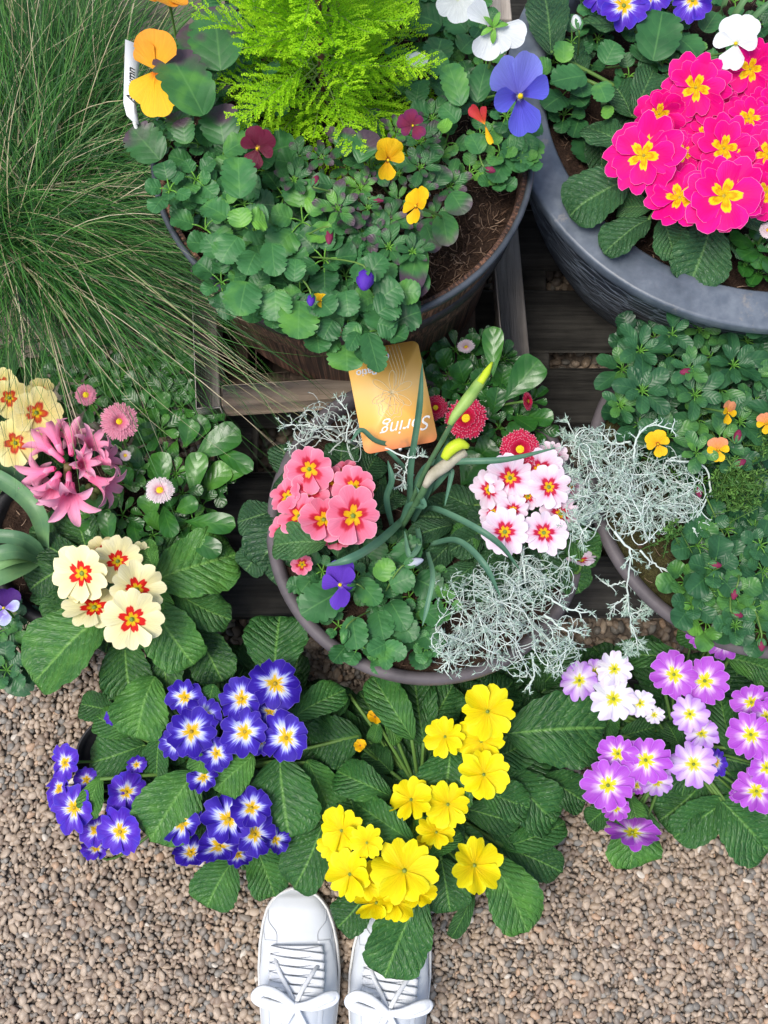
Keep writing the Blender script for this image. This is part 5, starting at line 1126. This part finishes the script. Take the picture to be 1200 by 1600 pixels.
pan(t,812,150,66,.53,(.75,.25),(-.55,-1),P_blueu,P_bluel,st,c,label="large lavender blue bloom")
C = P(770,42,.53); s = mpp(770,42,.53); o = free_petal(t, C, 52*s, normal_at(C,(.3,.4),0), (0,1,0), [(-5,1.05,.55),(260,.95,.7),(150,1.0,.45),(310,.8,.6)], P_white); o['label'] = "white bloom seen from behind"
m_ = MB(); fr = frame(normal_at(C,(.3,.4),0))
for a in (20,80,150,220,280): rd = math.cos(math.radians(a))*fr[0]+math.sin(math.radians(a))*fr[1]; leaf(m_, C+fr[2]*.003, C+rd*.015+fr[2]*.004, .006, .2, 'lance', .1, 0, 0, .9, 9, 5)
m_.build("sepals", L_viola, o, org(t)); add_stem(st, c, C+fr[2]*.003, -fr[2]*.2+UP*.3, .0014, .8)
free_petal(t, P(715,-2,.52), 40*s, normal_at(C,(-.1,.4),0), (0,1,0), [(270,.9,.8),(200,.9,.6),(340,.9,.6)], P_white); free_petal(t, P(652,80,.50), 24*s, normal_at(C,(.1,.1),0), (0,1,0), [(240,1,.7),(300,1,.6)], P_white, name="flower")
C = P(757,195,.515); o = free_petal(t, C, 30*s, normal_at(C,(-.6,.2),0), (0,1,0), [(110,1.2,.35),(70,.9,.3)], P_red); o['label'] = "small red and yellow bloom"; m_ = MB(); fr = frame(normal_at(C,(-.6,.2),0)); petal(m_, C, fr, math.radians(278), .3, 32*s, .05, .1, .05); m_.build("lower_petals", P_yelv, o, org(t))
bud(t,758,262,.47,(1,.5),18,P_marv,st,c)
st.build("stems", M_stem, t, org(t))

# ------------------------------------------------------------ lime conifer
M_lc = tintmat("lime_conifer_needle", [(0, (.15,.42,.010)), (.4, (.33,.68,.012)), (1, (.58,.90,.035))], .5, .35, .2)
M_trunk = plain("conifer_bark", (.10,.04,.025), (.25,.11,.06), 120, .8, 1, .002)
def conifer(label, base_px, zb, height, rad, nb, group=None):
    c0 = P(*base_px, zb); t = thing("conifer_shrub", label, "conifer", c0, group); nd = MB(); tr = MB(); bs_ = MB(); Vs = []; Ts = []
    top = c0+np.array([.006, .01, height]); cc = bez(c0, (c0+top)/2+np.array([.004, 0, 0]), top, 20); tube(tr, cc, np.linspace(.0042, .0012, 20), 8, .3)
    k = tr
    for b in range(nb):
        f = (b+.5)/nb; f = f**1.15; p = c0+(top-c0)*(.02+f*.95); a = b*2.39996+U(-.3,.3); L = rad*(1-f*.82)*U(.72,1.08)
        d = nrm(np.array([math.cos(a), math.sin(a), U(-.05,.7) if f > .2 else U(-.25,.35)])); e = p+d*L; m = p+d*L*.55+UP*U(-.02,.005)
        br = bez(p, m, e+UP*.012, 18); tube(bs_, br, np.linspace(.0009, .0004, 18), 4, .9)
        sd0 = nrm(np.cross(d, UP)); n0 = np.cross(sd0, d)
        for j in range(3, 18):
            for s_ in (1, -1):
                if random.random() < .2: continue
                l2 = L*.44*(1-(j/18)**1.5*.75)*U(.6,1.15); q = nrm(d*.9+sd0*s_*U(.5,.9)+n0*U(-.1,.6)+UP*.1); x0 = br[j]; x1 = x0+q*l2; xm = (x0+x1)/2+UP*U(0,.004)
                tw_ = bez(x0, xm, x1, max(5, int(l2/.0017))); tb = U(.0,.35)
                sdq = nrm(np.cross(q, n0)); 
                for i_, w_ in enumerate(tw_):
                    g = i_/len(tw_)
                    for s2 in (1, -1):
                        qq = nrm(q*.8+sdq*s2*U(.5,.9)+rng.normal(size=3)*.25); ln_ = .0040*(1-.4*g)*U(.7,1.15); ee = w_+qq*ln_; sv = np.cross(qq, n0+rng.normal(size=3)*.3); sv = sv/(np.linalg.norm(sv)+1e-9)*.00085
                        Vs.append((w_-sv*.6, w_+(ee-w_)*.6-sv, ee, w_+(ee-w_)*.6+sv)); Ts.append(tb+.35*g+.25*(j/18))
    V = np.array(Vs).reshape(-1, 3); q = np.arange(len(V)).reshape(-1, 4); nd.add(V, q, None, None, np.repeat(np.array(Ts), 4))
    nd.build("foliage", M_lc, t, org(t)); tr.build("trunk", M_trunk, t, org(t)); bs_.build("branches", M_stem, t, org(t)); return t
conifer("bright lime green feathery conifer growing in the middle of the barrel planter", (505,175), .39, .42, .140, 150)
conifer("lime green conifer glimpsed behind the fine grass at the left edge", (-40,180), .20, .25, .06, 26)
needled("green_shrub", "dull green leafy shrub glimpsed through the grass at the top left", "shrub", [(125,95,50,40,.14,30),(60,110,40,40,.12,16)], (110,120), .02, L_ros, nl=.012, nw=.0022, dens=.003)

# ------------------------------------------------------------ grass
M_grass = tintmat("fine_grass_blade", [(0, (.008,.05,.010)), (.4, (.028,.13,.022)), (.7, (.085,.26,.04)), (.84, (.20,.38,.11)), (.93, (.50,.42,.24)), (1, (.70,.62,.42))], .45, .2, .35)
def grass(label, clumps):
    c0 = P(75,400,.14); t = thing("grass_clump", label, "grass", c0); mb = MB(); G_all = []; T_all = []; K = 13
    for (px,py,z,n,heads,Lr,rp) in clumps:
        for i in range(n):
            a0 = U(0,6.28); r_ = math.sqrt(random.random())*rp; root = P(px+r_*math.cos(a0), py+r_*math.sin(a0), z)
            hd, sp, wgt = random.choices(heads, [h_[2] for h_ in heads])[0]
            a = math.radians(hd+random.gauss(0, sp)); L = U(*Lr); out = U(.35,.95); 
            s = np.linspace(0, 1, K); el0 = math.radians(U(45,85)); el1 = math.radians(U(-50,-5)) if random.random() < .75 else math.radians(U(5,50))
            el = el0+(el1-el0)*s**U(.7,1.2); az = a+U(-.5,.5)*s**2+ (U(-1.2,1.2)*s**3 if random.random() < .12 else 0)
            stp = L/(K-1); dd = np.stack([np.cos(el)*np.cos(az), np.cos(el)*np.sin(az), np.sin(el)], -1)*stp
            pts = root+np.cumsum(dd, 0)-dd[0]; pts[:, 2] = np.maximum(pts[:, 2], min(z, .13)+U(0,.03))
            w = U(.00030,.00070)*np.clip((1-s)*2.5, .25, 1); sd_ = np.stack([-np.sin(az), np.cos(az), 0*az], -1)
            sd_ = sd_*math.cos(U(-.8,.8))+np.array([0,0,1])*U(-.5,.5)
            G_all.append(np.stack([pts-sd_*w[:,None], pts+sd_*w[:,None]], 1)); T_all.append(np.full(K*2, random.random()*.78 if random.random() < .86 else U(.88,1)))
    G = np.array(G_all); n = len(G); idx = np.arange(n*K*2).reshape(n, K, 2)
    Fq = np.stack([idx[:,:-1,0], idx[:,:-1,1], idx[:,1:,1], idx[:,1:,0]], -1).reshape(-1,4)
    mb.add(G.reshape(-1,3), Fq, None, None, np.concatenate(T_all)); o = mb.build("blades", M_grass, t, org(t)); return t
grass("large clump of fine arching green and straw grass filling the left side", [
  (50,375,.15,2300,[(-30,18,4),(-85,28,1.2),(-130,30,.8),(10,30,1.2),(90,40,3),(150,40,1)],(.16,.42),80),
  (110,425,.17,130,[(-36,10,1)],(.34,.50),60),
  (130,250,.15,900,[(88,26,4),(30,30,1.5),(-20,30,1),(140,30,1.5)],(.22,.42),80),
  (80,330,.06,2600,[(-40,60,2),(60,60,2),(180,60,1)],(.07,.15),230),
  (60,60,.04,1200,[(-40,60,2),(60,60,2),(180,60,1)],(.07,.16),150),
  (30,200,.15,650,[(88,26,4),(30,30,1),(140,30,1.5)],(.22,.42),90)])

# ------------------------------------------------------------ shoes
M_shoe = plain("white_shoe_leather", (.68,.73,.78), (.76,.80,.84), 25, .42, .12, .002, .45)
M_sole = plain("white_rubber_sole", (.70,.70,.68), (.78,.78,.76), 25, .5)
M_lace = plain("white_cotton_lace", (.76,.79,.82), (.86,.88,.90), 400, .8, .5, .0006)
M_seam = plain("grey_seam", (.55,.58,.61), None, 40, .7)
def sneaker(label, toe, ang, mir, bow=True):
    c0 = P(*toe, .045); o0 = np.array([c0[0], c0[1], 0]); ca, sa = math.cos(ang), math.sin(ang); L = .292
    t = thing("lace_up_shoe", label, "shoe", o0+np.array([0, -L/2, 0]), "pair of white shoes")
    S_ = [0,.015,.04,.08,.14,.22,.32,.42,.52,.62,.72,.82,.91,.965,1]
    Wd = [.006,.020,.030,.039,.0455,.050,.0520,.0505,.047,.0435,.041,.0395,.036,.028,.004]
    Hh = [.012,.024,.031,.036,.039,.044,.058,.073,.084,.092,.094,.092,.090,.086,.06]
    def wf(s): return np.interp(s, S_, Wd)*.94
    def hf(s): return np.interp(s, S_, Hh)
    def off(s): return mir*(.006*np.sin(np.clip(s,0,1)*math.pi*1.0)-.004)
    def tr(x, s, z):
        x = np.asarray(x)+off(s); y = -np.asarray(s)*L
        return np.stack(np.broadcast_arrays(o0[0]+x*ca-y*sa, o0[1]+x*sa+y*ca, z), -1)
    def up(a, s, lift=0.0):
        """point on the upper: a from -1 (left) to 1 (right) over the top"""
        th = a*math.pi/2; w = wf(s)*.955+lift; h = hf(s)-.022+lift
        x = np.sign(np.sin(th))*np.abs(np.sin(th))**.80*w; z = .022+np.abs(np.cos(th))**.85*h
        return tr(x, s, z)
    s = np.concatenate([np.linspace(0,.06,10), np.linspace(.075,.56,40)]); a = np.linspace(-1, 1, 41)
    A, Sg = np.meshgrid(a, s); m_ = MB(); cr = .0009*np.sin(Sg*170+np.sin(A*4)*2)*np.exp(-((Sg-.27)/.06)**2)*np.exp(-(A/.55)**2)
    G = up(A, Sg); G[..., 2] += cr; m_.grid(G, np.stack([A*.5+.5, Sg], -1))
    s = np.linspace(.56, 1, 30)
    for sg in (-1, 1):
        a = np.linspace(.52, 1, 12)*sg; A, Sg = np.meshgrid(a, s); m_.grid(up(A, Sg), np.stack([A*.5+.5, Sg], -1))
        G2 = up(A, Sg); G2[..., 0] -= sg*.004*ca; G3 = G2[:, ::-1]; m_.grid(G3)
    body = m_.build("upper", M_shoe, t, org(t))
    m_ = MB(); s = np.linspace(0, 1, 60); w = wf(s)+.0015
    ring = np.concatenate([tr(-w, s, 0*s), tr(w, s, 0*s)[::-1]]); c_ = ring.mean(0); k = len(ring)
    lay = []
    for (zz, g_) in ((.001,.94),(.003,.985),(.012,1.0),(.024,1.0),(.0265,.985),(.0268,.95),(.022,.93)):
        r_ = ring.copy(); r_[:, :2] = c_[:2]+(ring[:, :2]-c_[:2])*np.array([g_, 1-(1-g_)*.4]); r_[:, 2] = zz; lay.append(r_)
    m_.grid(np.array(lay), None, .5, wrap=True)
    r0 = lay[0]; m_.add(np.vstack([r0, c_*[1,1,0]+[0,0,.001]]), None, [[i, (i+1) % k, k] for i in range(k)])
    m_.build("sole", M_sole, t, org(t))
    m_ = MB(); s = np.linspace(.225,.56,20); a = np.linspace(-.40,.40,13); A, Sg = np.meshgrid(a, s); G = up(A, Sg, .003); G[...,2] -= .004*(np.abs(A)/.4)**3; m_.grid(G)
    s = np.linspace(.52,.66,12); A, Sg = np.meshgrid(a, s); G = up(A*1.1, Sg, .003); G[...,2] += (Sg-.52)*.12; m_.grid(G); m_.build("tongue", M_shoe, t, org(t))
    # eyelet stays: raised panels each side of the tongue
    for sg in (-1, 1):
        m_ = MB(); s = np.linspace(.205,.56,34); f = np.linspace(0, 1, 12); F_, Sg = np.meshgrid(f, s)
        inner = .30+0*Sg; outer = np.minimum(.96, .62+1.6*(Sg-.205)); A = sg*(inner+(outer-inner)*F_); ed = np.minimum(1, np.minimum(F_, 1-F_)*10+.25)
        m_.grid(up(A, Sg, .0017)*1.0 - np.array([0,0,1])*((1-ed)*.0012)[...,None]); m_.build("eyelet_stay", M_shoe, t, org(t))
    m_ = MB()
    def seam(pts, r=.00055, lift=.0006): 
        q = spline([(p[0], p[1], 0) for p in pts], 40); tube(m_, np.array([up(x, y, lift) for x, y in q[:, :2]]), r, 5, .5, cap=False)
    for sg in (-1, 1):
        seam([(sg*.80,.09),(sg*.62,.13),(sg*.36,.17),(sg*.31,.21)]); seam([(sg*.98,.15),(sg*.72,.19),(sg*.55,.24),(sg*.5,.28)], .0004)
        seam([(sg*.97,.02),(sg*.985,.12),(sg*.99,.3),(sg*.985,.6)], .0005); seam([(sg*.42,.30),(sg*.42,.4),(sg*.42,.54)], .0003, .0022)
    m_.build("stitching", M_seam, t, org(t))
    m_ = MB(); ev = np.linspace(.235,.42,7)
    for i, e in enumerate(ev):
        for sg in (-1, 1): p = up(sg*.36, e, .0022); m_.add(ICO_V*np.array([.0022,.0022,.001])+p, None, ICO_F)
    m_.build("eyelets", M_seam, t, org(t)); m_ = MB()
    q = np.linspace(-.37,.37,12); tube(m_, np.array([up(x, ev[0], .0045) for x in q]), .0046, 8, flat=.35)
    for i in range(6):
        for sg in (-1, 1):
            q = np.linspace(-1, 1, 14); lf = .0048+(.0012 if sg > 0 else 0)+.0012*np.cos(q*1.5); tube(m_, np.array([up(sg*x*.37, ev[i]+(ev[i+1]-ev[i])*(x+1)/2, l_) for x, l_ in zip(q, lf)]), .0047, 8, flat=.26)
    for sg, mx in ((-1, 1), (1, 1)):
        tube(m_, np.array([up(sg*.30, .27+.015*sg, .006), up(sg*.16, .32, .010), up(sg*.05, .375, .012), up(0, .425, .010)]), .0027, 7, flat=.5)
    m_.build("laces", M_lace, t, org(t)); m_ = MB()
    K_ = up(0, .43, .009)
    m_.add(ICO_V*np.array([.0075,.006,.0045])+K_, None, ICO_F)
    R3 = lambda x, y, z: K_+np.array([x*ca-y*sa, x*sa+y*ca, z])
    for sx in (-1, 1):
        tube(m_, spline([R3(0,0,.002), R3(sx*.018,.008-sx*.005,.008), R3(sx*.036,.014-sx*.004,.006), R3(sx*.045,.011,.000), R3(sx*.040,.005,-.003), R3(sx*.020,.000,.000), R3(0,0,0)], 40), np.interp(np.linspace(0,1,40), [0,.2,.5,.8,1], [.0035,.0062,.0066,.0060,.0035]), 10, flat=.55)
        tube(m_, spline([R3(0,0,.001), R3(sx*.012,-.02,.003), R3(sx*.024,-.040,-.004), R3(sx*.034,-.058,-.022)], 22), .0036, 8, flat=.45)
    m_.build("lace_bow", M_lace, t, org(t)); return t
sneaker("left white lace up shoe, bow showing, toe touching the blue primrose leaves", (466,1388), .0, 1)
sneaker("right white lace up shoe with its toe hidden beneath the yellow primrose leaf", (616,1398), -.045, -1)
